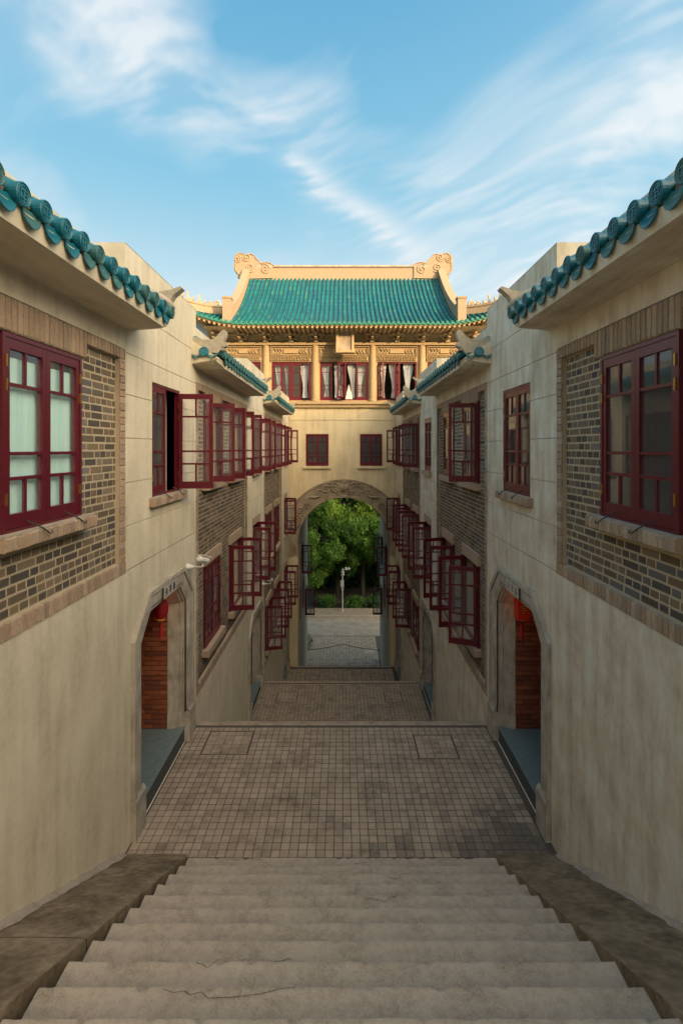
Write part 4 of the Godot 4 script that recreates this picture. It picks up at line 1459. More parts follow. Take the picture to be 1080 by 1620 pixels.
func build_tower_top(tw: Node) -> void:
	# cornice at the foot of the upper storey
	var co := MB.new()
	co.box(Vector3(TX - 6.2, 6.36, -TD - 0.3), Vector3(TX + 6.2, 6.50, -TD + 0.12))
	co.box(Vector3(TX - 6.2, 6.502, -TD - 0.3), Vector3(TX + 6.2, 6.62, -TD + 0.20))
	obj("cornice", co, M.ochre, tw)
	var bays := [[-5.30, -3.76], [-3.27, -1.50], [-1.09, 1.09], [1.50, 3.27], [3.76, 5.30]]
	# wall round the openings
	var wl := MB.new()
	var xs := [-6.1]
	for b in bays:
		xs.append(b[0]); xs.append(b[1])
	xs.append(6.1)
	var ys := [6.62, 6.69, 8.42, 9.70]
	for i in xs.size() - 1:
		for j in 3:
			if j == 1 and i % 2 == 1:
				continue
			wl.quad(Vector3(TX + xs[i], ys[j], -TD), Vector3(TX + xs[i + 1], ys[j], -TD), Vector3(TX + xs[i + 1], ys[j + 1], -TD), Vector3(TX + xs[i], ys[j + 1], -TD))
	for b in bays:
		var a := [[b[0], 6.69], [b[1], 6.69], [b[1], 8.42], [b[0], 8.42]]
		for k in 4:
			var p: Array = a[k]
			var q: Array = a[(k + 1) % 4]
			wl.quad(Vector3(TX + p[0], p[1], -TD), Vector3(TX + q[0], q[1], -TD), Vector3(TX + q[0], q[1], -TD - 0.25), Vector3(TX + p[0], p[1], -TD - 0.25))
	for s in [-6.1, 6.1]:
		wl.quad(Vector3(TX + s, 6.4, -TD), Vector3(TX + s, 6.4, -28.8), Vector3(TX + s, 10.4, -28.8), Vector3(TX + s, 10.4, -TD))
	wl.quad(Vector3(TX - 6.1, 6.4, -28.8), Vector3(TX + 6.1, 6.4, -28.8), Vector3(TX + 6.1, 10.4, -28.8), Vector3(TX - 6.1, 10.4, -28.8))
	obj("upper_wall", wl, M.ochre, tw)
	var rm := MB.new()
	rm.quad(Vector3(TX - 6, 6.66, -TD - 0.26), Vector3(TX + 6, 6.66, -TD - 0.26), Vector3(TX + 6, 6.66, -28), Vector3(TX - 6, 6.66, -28))
	rm.quad(Vector3(TX - 6, 9.2, -TD - 0.02), Vector3(TX + 6, 9.2, -TD - 0.02), Vector3(TX + 6, 9.2, -28), Vector3(TX - 6, 9.2, -28))
	rm.quad(Vector3(TX - 6, 6.6, -27.8), Vector3(TX + 6, 6.6, -27.8), Vector3(TX + 6, 9.2, -27.8), Vector3(TX - 6, 9.2, -27.8))
	obj("upper_room", rm, M.room, tw)
	for x in [-5.5, -3.515, -1.295, 1.295, 3.515, 5.5]:
		var cl := MB.new()
		cl.lathe(Transform3D(Basis(), Vector3(TX + x, 6.622, -TD + 0.02)), [[0.19, 0.0], [0.19, 0.08], [0.165, 0.12], [0.155, 1.80], [0.15, 2.54]], 18)
		obj("column", cl, M.ochre, tw)
	# beam, frieze with key patterns
	var bm := MB.new()
	bm.box(Vector3(TX - 6.12, 9.16, -TD - 0.1), Vector3(TX + 6.12, 9.27, -TD + 0.19))
	obj("beam", bm, M.ochre, tw)
	for i in bays.size():
		var a: float = bays[i][0] - 0.10
		var b: float = bays[i][1] + 0.10
		var bk := MB.new()
		bk.box(Vector3(TX + a, 8.43, -TD - 0.05), Vector3(TX + b, 9.155, -TD + 0.02))
		var fz := obj("frieze", bk, M.ochre, tw)
		var rl := MB.new()
		var z0 := -TD + 0.018
		var z1 := -TD + 0.105
		# border, chevrons at both ends, running key along the foot
		for q in [[a + 0.06, b - 0.06, 9.08, 9.11], [a + 0.06, b - 0.06, 8.70, 8.73], [a + 0.06, a + 0.09, 8.74, 9.07], [b - 0.09, b - 0.06, 8.74, 9.07]]:
			rl.box(Vector3(TX + q[0], q[2], z0), Vector3(TX + q[1], q[3], z1))
		for m in 2:
			for k in 3:
				var bx := a + 0.24 + 0.13 * k if m == 0 else b - 0.24 - 0.13 * k
				var g := 1.0 if m == 0 else -1.0
				for h in [[9.03, 8.905], [8.78, 8.905]]:
					var p0 := Vector3(TX + bx, h[0], z1 - 0.04)
					var p1 := Vector3(TX + bx + g * 0.12, h[1], z1 - 0.04)
					var mid := (p0 + p1) / 2
					var dr := (p1 - p0)
					rl.obox(Transform3D(Basis(Vector3(0, 0, 1), atan2(dr.y, dr.x)), mid), Vector3(dr.length(), 0.045, 0.08))
			var ex := a + 0.14 if m == 0 else b - 0.14
			rl.box(Vector3(TX + ex - 0.015, 8.78, z0), Vector3(TX + ex + 0.015, 9.03, z1))
		rl.box(Vector3(TX + a + 0.66, 8.80, z0), Vector3(TX + b - 0.66, 9.01, z1 - 0.008))
		var x := a + 0.06
		var up := false
		while x < b - 0.12:
			rl.box(Vector3(TX + x, 8.48, z0), Vector3(TX + x + 0.022, 8.66, z1))
			rl.box(Vector3(TX + x + 0.023, 8.638 if up else 8.48, z0), Vector3(TX + x + 0.075, 8.66 if up else 8.502, z1))
			up = not up
			x += 0.076
		obj("relief", rl, M.ochre, fz)
	# windows of the upper storey: four leaves in a bay, some open
	var opens := [[0, 0, 0, 0], [0, 0, 0, 88], [0, 60, 86, 0], [62, 78, 84, 88], [0, 0, 0, 0]]
	var curt := 0
	for i in bays.size():
		var a: float = TX + bays[i][0]
		var b: float = TX + bays[i][1]
		var fr := MB.new()
		var f := 0.05
		for q in [[a, a + f, 6.69, 8.42], [b - f, b, 6.69, 8.42], [a + f, b - f, 6.69, 6.75], [a + f, b - f, 8.36, 8.42], [(a + b) / 2 - 0.03, (a + b) / 2 + 0.03, 6.75, 8.36]]:
			fr.box(Vector3(q[0], q[2], -TD - 0.16), Vector3(q[1], q[3], -TD - 0.04))
		var win := obj("window", fr, M.paint, tw)
		var w := (b - a - 2 * f - 0.06) / 4 - 0.002
		var mid := (a + b) / 2
		var o: Array = opens[i]
		tower_leaf(win, a + f, 6.75, w, 1.60, TD + 0.06, true, o[0])
		tower_leaf(win, mid - 0.03, 6.75, w, 1.60, TD + 0.06, false, o[1])
		tower_leaf(win, mid + 0.03, 6.75, w, 1.60, TD + 0.06, true, o[2])
		tower_leaf(win, b - f, 6.75, w, 1.60, TD + 0.06, false, o[3])
	# bracket clusters under the eaves
	var br := MB.new()
	br.box(Vector3(-0.10, 9.272, -0.02), Vector3(0.10, 9.38, 0.26))
	br.box(Vector3(-0.26, 9.385, 0.06), Vector3(0.26, 9.45, 0.20))
	br.box(Vector3(-0.055, 9.385, -0.02), Vector3(0.055, 9.47, 0.52))
	for q in [[-0.22, 0.13], [0.22, 0.13], [0.0, 0.46]]:
		br.box(Vector3(q[0] - 0.06, 9.472, q[1] - 0.06), Vector3(q[0] + 0.06, 9.54, q[1] + 0.06))
	br.box(Vector3(-0.36, 9.542, 0.08), Vector3(0.36, 9.60, 0.18))
	br.box(Vector3(-0.26, 9.542, 0.42), Vector3(0.26, 9.60, 0.50))
	br.box(Vector3(-0.05, 9.545, -0.02), Vector3(0.05, 9.62, 0.78))
	for x in [-0.31, 0.31]:
		br.box(Vector3(x - 0.055, 9.602, 0.07), Vector3(x + 0.055, 9.66, 0.19))
	br.box(Vector3(-0.05, 9.40, 0.52), Vector3(0.05, 9.44, 0.64))
	var bmesh := br.mesh()
	for x in [-5.75, -4.63, -3.51, -2.38, -1.25, 1.25, 2.38, 3.51, 4.63, 5.75]:
		var o := obj("bracket", bmesh, M.ochre, tw)
		o.position = Vector3(TX + x, 0, -TD)
	# rafters and eave boards
	var sf := MB.new()
	sf.quad(Vector3(TX - 6.1, 9.72, -TD), Vector3(TX + 6.1, 9.72, -TD), Vector3(TX + 6.1, 9.76, -20.86), Vector3(TX - 6.1, 9.76, -20.86))
	obj("eave_soffit", sf, M.ochre, tw)
	for i in 68:
		var x := -7.0 + i * 0.209
		var up := 0.085 * pow(maxf(0.0, absf(x) - 4.2), 2.0)
		var ra := MB.new()
		ra.box(Vector3(TX + x - 0.042, 9.665 + up, -TD), Vector3(TX + x + 0.042, 9.745 + up, -20.80 + up * 0.25))
		var rf := obj("rafter", ra, M.ochre, tw)
		var rend := MB.new()
		rend.box(Vector3(TX + x - 0.044, 9.663 + up, -20.80 + up * 0.25), Vector3(TX + x + 0.044, 9.747 + up, -20.785 + up * 0.25))
		obj("rafter_end", rend, M.ochre, rf)
	var fb := MB.new()
	var frows := []
	for i in 41:
		var x := lerpf(-7.6, 7.6, i / 40.0)
		var up := 0.085 * pow(maxf(0.0, absf(x) - 4.2), 2.0)
		frows.append(PackedVector3Array([Vector3(TX + x, 9.748 + up, -20.98 + up * 0.25), Vector3(TX + x, 9.748 + up, -20.80 + up * 0.25), Vector3(TX + x, 9.79 + up, -20.78 + up * 0.25), Vector3(TX + x, 9.80 + up, -20.98 + up * 0.25)]))
	fb.flat(frows)
	obj("eave_board", fb, M.ochre, tw)
	# roof sheet (pan tiles) and the rows of barrel tiles
	var sh := MB.new()
	var rows := []
	for j in 15:
		var t := j / 14.0
		var line := PackedVector3Array()
		for i in 41:
			line.append(roof_at(lerpf(-5.05, 5.05, i / 40.0), t))
		rows.append(line)
	sh.grid(rows)
	rows = []
	for j in 9:
		var t := j / 8.0
		var line := PackedVector3Array()
		for i in 41:
			var p := roof_at(lerpf(-5.05, 5.05, i / 40.0), t)
			line.append(Vector3(p.x, p.y, -2 * RIDGE_D - p.z))
		rows.append(line)
	sh.grid(rows)
	for s in [-1.0, 1.0]:
		rows = []
		var back := []
		for j in 7:
			var line := PackedVector3Array()
			var bl := PackedVector3Array()
			for i in 13:
				var x: float = lerpf(5.05, 7.7, i / 12.0) * s
				var p := roof_at(x, hip_t(x) * j / 6.0)
				line.append(p)
				bl.append(Vector3(p.x, p.y, -2 * RIDGE_D - p.z))
			rows.append(line)
			back.append(bl)
		sh.grid(rows)
		sh.grid(back)
		# side skirt and gable
		var side := []
		for j in 13:
			var x: float = lerpf(5.05, 7.7, j / 12.0) * s
			var p := roof_at(x, hip_t(x))
			side.append(PackedVector3Array([p, Vector3(p.x, p.y - 0.2, -RIDGE_D), Vector3(p.x, p.y, -2 * RIDGE_D - p.z)]))
		sh.grid(side)
	var roof := obj("roof", sh, M.glaze_blue, tw)
	var gb := MB.new()
	for s in [-1.0, 1.0]:
		for j in 10:
			var p := roof_at(5.05 * s, j / 10.0)
			var q := roof_at(5.05 * s, (j + 1) / 10.0)
			gb.quad(p, q, Vector3(q.x, q.y, -2 * RIDGE_D - q.z), Vector3(p.x, p.y, -2 * RIDGE_D - p.z))
	obj("gable", gb, M.ridge, roof)
	var n := 0
	for i in range(-35, 36):
		var x := i * 0.2095
		if absf(x) > 7.4:
			continue
		var tmax: float = 1.0 if absf(x) < 4.9 else hip_t(x)
		var k := maxi(2, int(13 * tmax))
		var rb := MB.new()
		for j in k:
			var p := roof_at(x, tmax * j / k) + Vector3(0, 0.032, 0)
			var q := roof_at(x, tmax * (j + 1.05) / k) + Vector3(0, 0.026, 0)
			var tone := rng.randf()
			rb.col = Color(0.016, 0.225, 0.205).lerp(Color(0.02, 0.17, 0.23), tone) * rng.randf_range(0.62, 0.96)
			if rng.randf() < 0.03:
				rb.col = Color(0.05, 0.19, 0.15)
			rb.tube([p, (p + q) / 2, q], [0.063, 0.06, 0.056], 9)
		var e := roof_at(x, 0.0)
		rb.col = Color(0.05, 0.23, 0.17)
		rb.lathe(Transform3D(Basis(Vector3.RIGHT, Vector3(0, 0, 1), Vector3(0, -1, 0)), e + Vector3(0, 0.03, 0.0)), [[0.075, -0.03], [0.075, 0.02], [0.06, 0.03], [0.0, 0.03]], 12)
		rb.prism(Transform3D(Basis(), e + Vector3(0.105, -0.02, 0.01)), PackedVector2Array([Vector2(-0.09, 0.03), Vector2(-0.06, -0.02), Vector2(0, -0.055), Vector2(0.06, -0.02), Vector2(0.09, 0.03)]), -0.01, 0.012)
		obj("tile_row", rb, M.glaze_any, roof)
		n += 1
	# main ridge and the pair of scrolled finials
	var rd := MB.new()
	rd.box(Vector3(TX - 5.2, 13.2, -RIDGE_D - 0.18), Vector3(TX + 5.2, 13.93, -RIDGE_D + 0.18))
	var ridge := obj("ridge", rd, M.ridge, roof)
	var rc := MB.new()
	rc.box(Vector3(TX - 4.6, 13.932, -RIDGE_D - 0.24), Vector3(TX + 4.6, 14.02, -RIDGE_D + 0.24))
	obj("ridge_cap", rc, M.stone, ridge)
	var zo := [[690, 392], [690, 230], [650, 202], [590, 190], [525, 208], [512, 176], [475, 145], [440, 100], [400, 90], [338, 106], [310, 85], [265, 80], [216, 130], [226, 180], [214, 240], [220, 292], [262, 345], [262, 380], [300, 400]]
	for s in [-1.0, 1.0]:
		var outl := PackedVector2Array()
		for z in zo:
			outl.append(Vector2((340.0 + z[0] / 7.714 - 540.5) / 770.0 * 25.3 * (-s), 4.5 + (320.0 - z[1] / 7.714) / 770.0 * 25.3))
		var fm := MB.new()
		fm.prism(Transform3D(Basis(), Vector3(TX - 0.03, 0, -RIDGE_D)), outl, -0.22, 0.24)
		var fin := obj("finial", fm, M.ridge, roof)
		var sc := MB.new()
		var t := Transform3D(Basis.from_scale(Vector3(s, 1, 1)), Vector3(TX - 0.03, 0, -RIDGE_D + 0.245))
		spiral(sc, t, Vector2(4.05, 13.80), 0.27, 1.7, 1.0, 1.0, 0.035)
		spiral(sc, t, Vector2(4.82, 13.88), 0.24, 1.7, 4.0, 1.0, 0.035)
		spiral(sc, t, Vector2(5.0, 14.42), 0.22, 1.6, 0.0, -1.0, 0.035)
		spiral(sc, t, Vector2(5.48, 14.30), 0.19, 1.6, 2.0, 1.0, 0.035)
		var edge := []
		for p in outl.slice(1, 17):
			edge.append(Vector3(TX - 0.03 + p.x * 0.985, p.y - 0.045, -RIDGE_D + 0.245))
		sc.tube(edge, 0.03, 6)
		obj("scroll", sc, M.ridge, fin)
		# slanting ridge down the gable edge, ending in a square post
		var vr := MB.new()
		var rr := []
		for j in 15:
			var t2 := lerpf(0.07, 0.97, j / 14.0)
			var p := roof_at(5.03 * s, t2)
			var h := 0.52 if t2 > 0.12 else 0.62
			rr.append(PackedVector3Array([p + Vector3(-0.13 * s, -0.1, 0), p + Vector3(-0.13 * s, h, 0), p + Vector3(-0.17 * s, h + 0.01, 0), p + Vector3(-0.17 * s, h + 0.1, 0), p + Vector3(0.2 * s, h + 0.1, 0), p + Vector3(0.2 * s, -0.1, 0)]))
		vr.flat(rr)
		obj("gable_ridge", vr, M.ridge, roof)
		var pb := MB.new()
		var e := roof_at(5.03 * s, 0.06)
		pb.box(e + Vector3(-0.17, -0.15, -0.15), e + Vector3(0.19, 0.92, 0.2))
		pb.box(e + Vector3(-0.20, 0.922, -0.18), e + Vector3(0.22, 1.0, 0.23))
		obj("ridge_post", pb, M.ridge, roof)
		# hip ridge sweeping up to the corner, with a scroll and small guardian figures
		var hr := MB.new()
		rr = []
		for j in 15:
			var x: float = lerpf(5.2, 7.75, j / 14.0) * s
			var p := roof_at(x, hip_t(x))
			var f := Vector3(0.10 * s, 0, -0.16).normalized()
			rr.append(PackedVector3Array([p - f * 0.12, p - f * 0.12 + Vector3(0, 0.30, 0), p - f * 0.15 + Vector3(0, 0.31, 0), p - f * 0.15 + Vector3(0, 0.40, 0), p + f * 0.15 + Vector3(0, 0.40, 0), p + f * 0.15]))
		hr.flat(rr)
		var hip := obj("hip_ridge", hr, M.ridge, roof)
		for q in [[5.75, 0], [6.30, 1], [6.72, 1], [7.1, 1], [7.45, 1]]:
			var x: float = q[0] * s
			var p := roof_at(x, hip_t(x)) + Vector3(0, 0.40, 0)
			var fg := MB.new()
			var ft := Transform3D(Basis.from_scale(Vector3(s, 1, 1)), p)
			if q[1] == 0:
				spiral(fg, ft, Vector2(-0.12, 0.06), 0.16, 1.5, 0.0, 1.0, 0.05)
				spiral(fg, ft, Vector2(0.18, 0.04), 0.13, 1.5, 2.0, -1.0, 0.05)
			else:
				fg.prism(ft, PackedVector2Array([Vector2(-0.16, -0.02), Vector2(0.10, -0.02), Vector2(0.09, 0.10), Vector2(0.075, 0.24), Vector2(0.10, 0.33), Vector2(0.05, 0.40), Vector2(0.0, 0.36), Vector2(0.0, 0.22), Vector2(-0.05, 0.12), Vector2(-0.13, 0.07), Vector2(-0.20, 0.12), Vector2(-0.21, 0.20), Vector2(-0.245, 0.13), Vector2(-0.23, 0.05)]), -0.05, 0.05)
			obj("roof_figure" if q[1] else "scroll", fg, M.horn, hip)
	# name plaque hung under the eaves
	var pk := MB.new()
	var pt0 := Transform3D(Basis(Vector3.RIGHT, -0.22), Vector3(TX + 0.03, 9.22, -TD + 0.62))
	pk.obox(pt0, Vector3(0.62, 1.0, 0.08))
	var plq := obj("plaque", pk, M.carved, tw)
	for q in [[-0.34, 0, 0.12, 1.14], [0.34, 0, 0.12, 1.14], [0, 0.51, 0.56, 0.12], [0, -0.51, 0.56, 0.12]]:
		var fb2 := MB.new()
		fb2.cbox(pt0 * Transform3D(Basis(), Vector3(q[0], q[1], 0.03)), Vector3(q[2], q[3], 0.17), 0.025)
		obj("plaque_border", fb2, M.ochre, plq)


func build_hill() -> void:
	# the wooded hill behind the viewer: the sun stands just above its crest, so only the tower's upper storey is still lit
	var mb := MB.new()
	var rows := []
	for j in 9:
		var line := PackedVector3Array()
		for i in 61:
			var x := lerpf(-140.0, 240.0, i / 60.0)
			var u := j / 8.0
			line.append(Vector3(x, lerpf(2.2, 39.15, pow(u, 0.8)) + wob.get_noise_2d(x * 0.05, j * 0.7) * (0.9 if j < 8 else 0.12), lerpf(22.0, 60.0, u)))
		rows.append(line)
	mb.grid(rows)
	var back := []
	back.append(rows[8])
	var low := PackedVector3Array()
	for p in rows[8]:
		low.append(Vector3(p.x, -8.4, 110.0))
	back.append(low)
	mb.grid(back)
	structure("hill", mb, M.wood)


# ---------------------------------------------------------------- trees

func leaf_cluster(sd: int, bright: float) -> ArrayMesh:
	var r := RandomNumberGenerator.new()
	r.seed = sd
	var mb := MB.new()
	for i in 22:
		var p := Vector3(r.randfn(0, 0.16), r.randfn(0, 0.11), r.randfn(0, 0.16))
		var b := Basis.from_euler(Vector3(r.randf_range(-0.9, 0.9), r.randf() * TAU, r.randf_range(-0.9, 0.9)))
		var l := r.randf_range(0.07, 0.12)
		var w := l * 0.42
		var a := p + b * Vector3(0, 0, -l)
		var e := p + b * Vector3(0, -0.02, l)
		var m1 := p + b * Vector3(w, 0.015, 0)
		var m2 := p + b * Vector3(-w, 0.015, 0)
		mb.col = Color(1, 1, 1) * r.randf_range(0.75, 1.2) * bright
		mb.tri(a, m1, e)
		mb.tri(a, e, m2)
	return mb.mesh()


func build_trees() -> void:
	var clusters := [leaf_cluster(1, 0.75), leaf_cluster(2, 0.95), leaf_cluster(3, 1.1), leaf_cluster(4, 1.35)]
	var spots := [[-2.7, 40.8, 10.8, 0], [1.7, 41.6, 11.8, 0], [5.0, 40.6, 10.5, 1], [-6.2, 41.6, 11.0, 1], [-0.5, 43.2, 13.0, 1], [3.6, 44.2, 13.0, 0], [-4.2, 44.6, 13.0, 2], [7.6, 43.0, 12.0, 2], [-8.6, 43.8, 12.0, 2]]
	var labels := ["bright yellow-green leafy tree in the wood beyond the road", "mid green dense tree in the wood beyond the road", "dark blue-green tree in the wood beyond the road"]
	for sp in spots:
		var base := Vector3(sp[0], -8.46, -sp[1])
		var tr := thing("street_tree", labels[sp[3]], "tree", base, "trees behind the road")
		var h: float = sp[2]
		var tb := MB.new()
		var lean := Vector3(rng.randf_range(-0.5, 0.5), 0, rng.randf_range(-0.4, 0.4))
		var fork := h * 0.38
		tb.tube([Vector3(0, -0.1, 0), lean * 0.2 + Vector3(0, fork * 0.5, 0), lean * 0.6 + Vector3(0, fork, 0), lean + Vector3(0, h * 0.7, 0)], [0.21, 0.16, 0.13, 0.05], 9)
		var tips := []
		for k in 11:
			var a := TAU * k / 11.0 + rng.randf() * 0.5
			var y0 := lerpf(fork * 0.75, h * 0.68, k / 11.0)
			var reach := rng.randf_range(1.1, 2.3) * (1.1 - 0.5 * k / 11.0)
			var s0: Vector3 = lean * (y0 / h) + Vector3(0, y0, 0)
			var e := s0 + Vector3(cos(a) * reach, rng.randf_range(0.5, 1.5), sin(a) * reach)
			tb.tube([s0, s0.lerp(e, 0.5) + Vector3(0, -0.1, 0), e], [0.07, 0.05, 0.02], 6)
			tips.append([s0.lerp(e, 0.6), 0.7]); tips.append([e, 0.95])
		tips.append([lean + Vector3(0, h * 0.82, 0), 1.1])
		tips.append([lean + Vector3(0, h * 0.93, 0), 0.8])
		for k in 16:
			tips.append([Vector3(rng.randfn(0, 1.4), rng.randf_range(h * 0.2, h * 0.62), rng.randfn(0, 1.0)), 0.75])
		obj("trunk", tb, M.bark, tr)
		var st := SurfaceTool.new()
		st.begin(Mesh.PRIMITIVE_TRIANGLES)
		for tp in tips:
			for k in int(62 * tp[1] * tp[1]) + 14:
				var v: Vector3 = Vector3(rng.randfn(0, 1), rng.randfn(0, 1), rng.randfn(0, 1)).normalized() * tp[1] * pow(rng.randf(), 0.45)
				v.y *= 0.72
				var b := Basis.from_euler(Vector3(rng.randf() * TAU, rng.randf() * TAU, rng.randf() * TAU)).scaled(Vector3.ONE * rng.randf_range(0.9, 1.4))
				st.append_from(clusters[rng.randi() % 4], 0, Transform3D(b, tp[0] + v))
		var cr := obj("crown", st.commit(), M["leaf%d" % sp[3]], tr)
		cr.set_meta("kind", "stuff")
	# a low wall of shrubs and the dark bank behind the trees
	var bank := MB.new()
	var rows := []
	for k in 41:
		var x := lerpf(-30, 30, k / 40.0)
		var line := PackedVector3Array()
		for j in 7:
			line.append(Vector3(x, -8.5 + j * 1.5 + wob.get_noise_2d(x * 0.4, j) * 0.8, -47.5 - j * 1.0 + wob.get_noise_2d(x * 0.5 + 30, j) * 0.8))
		rows.append(line)
	bank.grid(rows)
	structure("hill", bank, M.soil)
	var un := SurfaceTool.new()
	un.begin(Mesh.PRIMITIVE_TRIANGLES)
	for k in 2600:
		var x := rng.randf_range(-9.0, 9.0)
		var y := -8.4 + pow(rng.randf(), 1.3) * (3.4 + 1.2 * wob.get_noise_1d(x * 0.6))
		un.append_from(clusters[k % 4], 0, Transform3D(Basis.from_euler(Vector3(rng.randf() * TAU, rng.randf() * TAU, 0)).scaled(Vector3.ONE * 1.5), Vector3(x, y, -45.6 - rng.randf() * 1.2 + 0.2 * wob.get_noise_2d(x, y))))
	var ug := stuff("undergrowth", un.commit(), M.leaf2)
	tag(ug, "dark leafy undergrowth filling the wood behind the trees", "undergrowth")
	for q in [[-2.95, 31.2, 0.6], [0.9, 39.6, 0.55], [-1.2, 39.9, 0.5], [2.7, 39.8, 0.5]]:
		var sh := thing("shrub", "low green shrub beside the forecourt at the passage end" if q[1] < 35 else "small dark shrub at the foot of the roadside trees", "shrub", Vector3(q[0], -8.3 if q[1] < 35 else -8.46, -q[1]), "" if q[1] < 35 else "shrubs under the trees")
		var stem := MB.new()
		stem.tube([Vector3.ZERO, Vector3(0.03, 0.4, 0)], [0.03, 0.015], 6)
		obj("stem", stem, M.bark, sh)
		var st := SurfaceTool.new()
		st.begin(Mesh.PRIMITIVE_TRIANGLES)
		for k in 90:
			var v: Vector3 = Vector3(rng.randfn(0, 0.5), rng.randf() * 1.3, rng.randfn(0, 0.5)) * q[2]
			st.append_from(clusters[k % 4], 0, Transform3D(Basis.from_euler(Vector3(rng.randf(), rng.randf() * TAU, 0)), v + Vector3(0, 0.08, 0)))
		obj("foliage", st.commit(), M.leaf1, sh).set_meta("kind", "stuff")


# ---------------------------------------------------------------- small things

func wall_camera(s: int, y: float, d: float, label: String) -> void:
	var t := thing("wall_camera", label, "camera", pt(s, 0, y, d))
	var u := Vector3(-s, 0, 0)
	var br := MB.new()
	br.tube([u * 0.0, u * 0.02], 0.055, 12)
	br.tube([u * 0.02, u * 0.07, u * 0.13], [0.05, 0.035, 0.018], 10)
	br.tube([u * 0.12, u * 0.25 + Vector3(0, 0.005, 0)], 0.014, 8)
	br.tube([u * 0.24, u * 0.25 + Vector3(0, 0.07, 0)], 0.016, 8)
	obj("bracket", br, M.white_metal, t)
	var f := (Vector3(-s * 0.35, -0.35, -1.0)).normalized() if s < 0 else Vector3(0.3, -0.3, -1.0).normalized()
	var b := Basis(Vector3.UP.cross(f).normalized(), f, Vector3.UP.cross(f).normalized().cross(f))
	var at := u * 0.25 + Vector3(0, 0.115, 0)
	var bd := MB.new()
	bd.lathe(Transform3D(b, at), [[0.0, -0.13], [0.04, -0.125], [0.052, -0.10], [0.054, 0.08], [0.05, 0.10]], 16)
	obj("body", bd, M.white_metal, t)
	var hd := MB.new()
	hd.obox(Transform3D(b, at - b.z * 0.058 + f * 0.02), Vector3(0.11, 0.27, 0.012))
	obj("sun_shield", hd, M.white_metal, t)
	var ln := MB.new()
	ln.lathe(Transform3D(b, at), [[0.05, 0.098], [0.046, 0.104], [0.0, 0.108]], 14)
	obj("lens", ln, M.black, t)


func strokes(mb: MB, t: Transform3D, list: Array, size: float) -> void:
	# brush strokes of a character in a unit square: [x0, y0, x1, y1]
	for k in list:
		var a := Vector2(k[0] - 0.5, k[1] - 0.5) * size
		var b := Vector2(k[2] - 0.5, k[3] - 0.5) * size
		var d := b - a
		mb.obox(t * Transform3D(Basis(Vector3(0, 0, 1), d.angle()), Vector3((a.x + b.x) / 2, (a.y + b.y) / 2, 0.0)), Vector3(d.length() + size * 0.05, size * 0.10, 0.004))


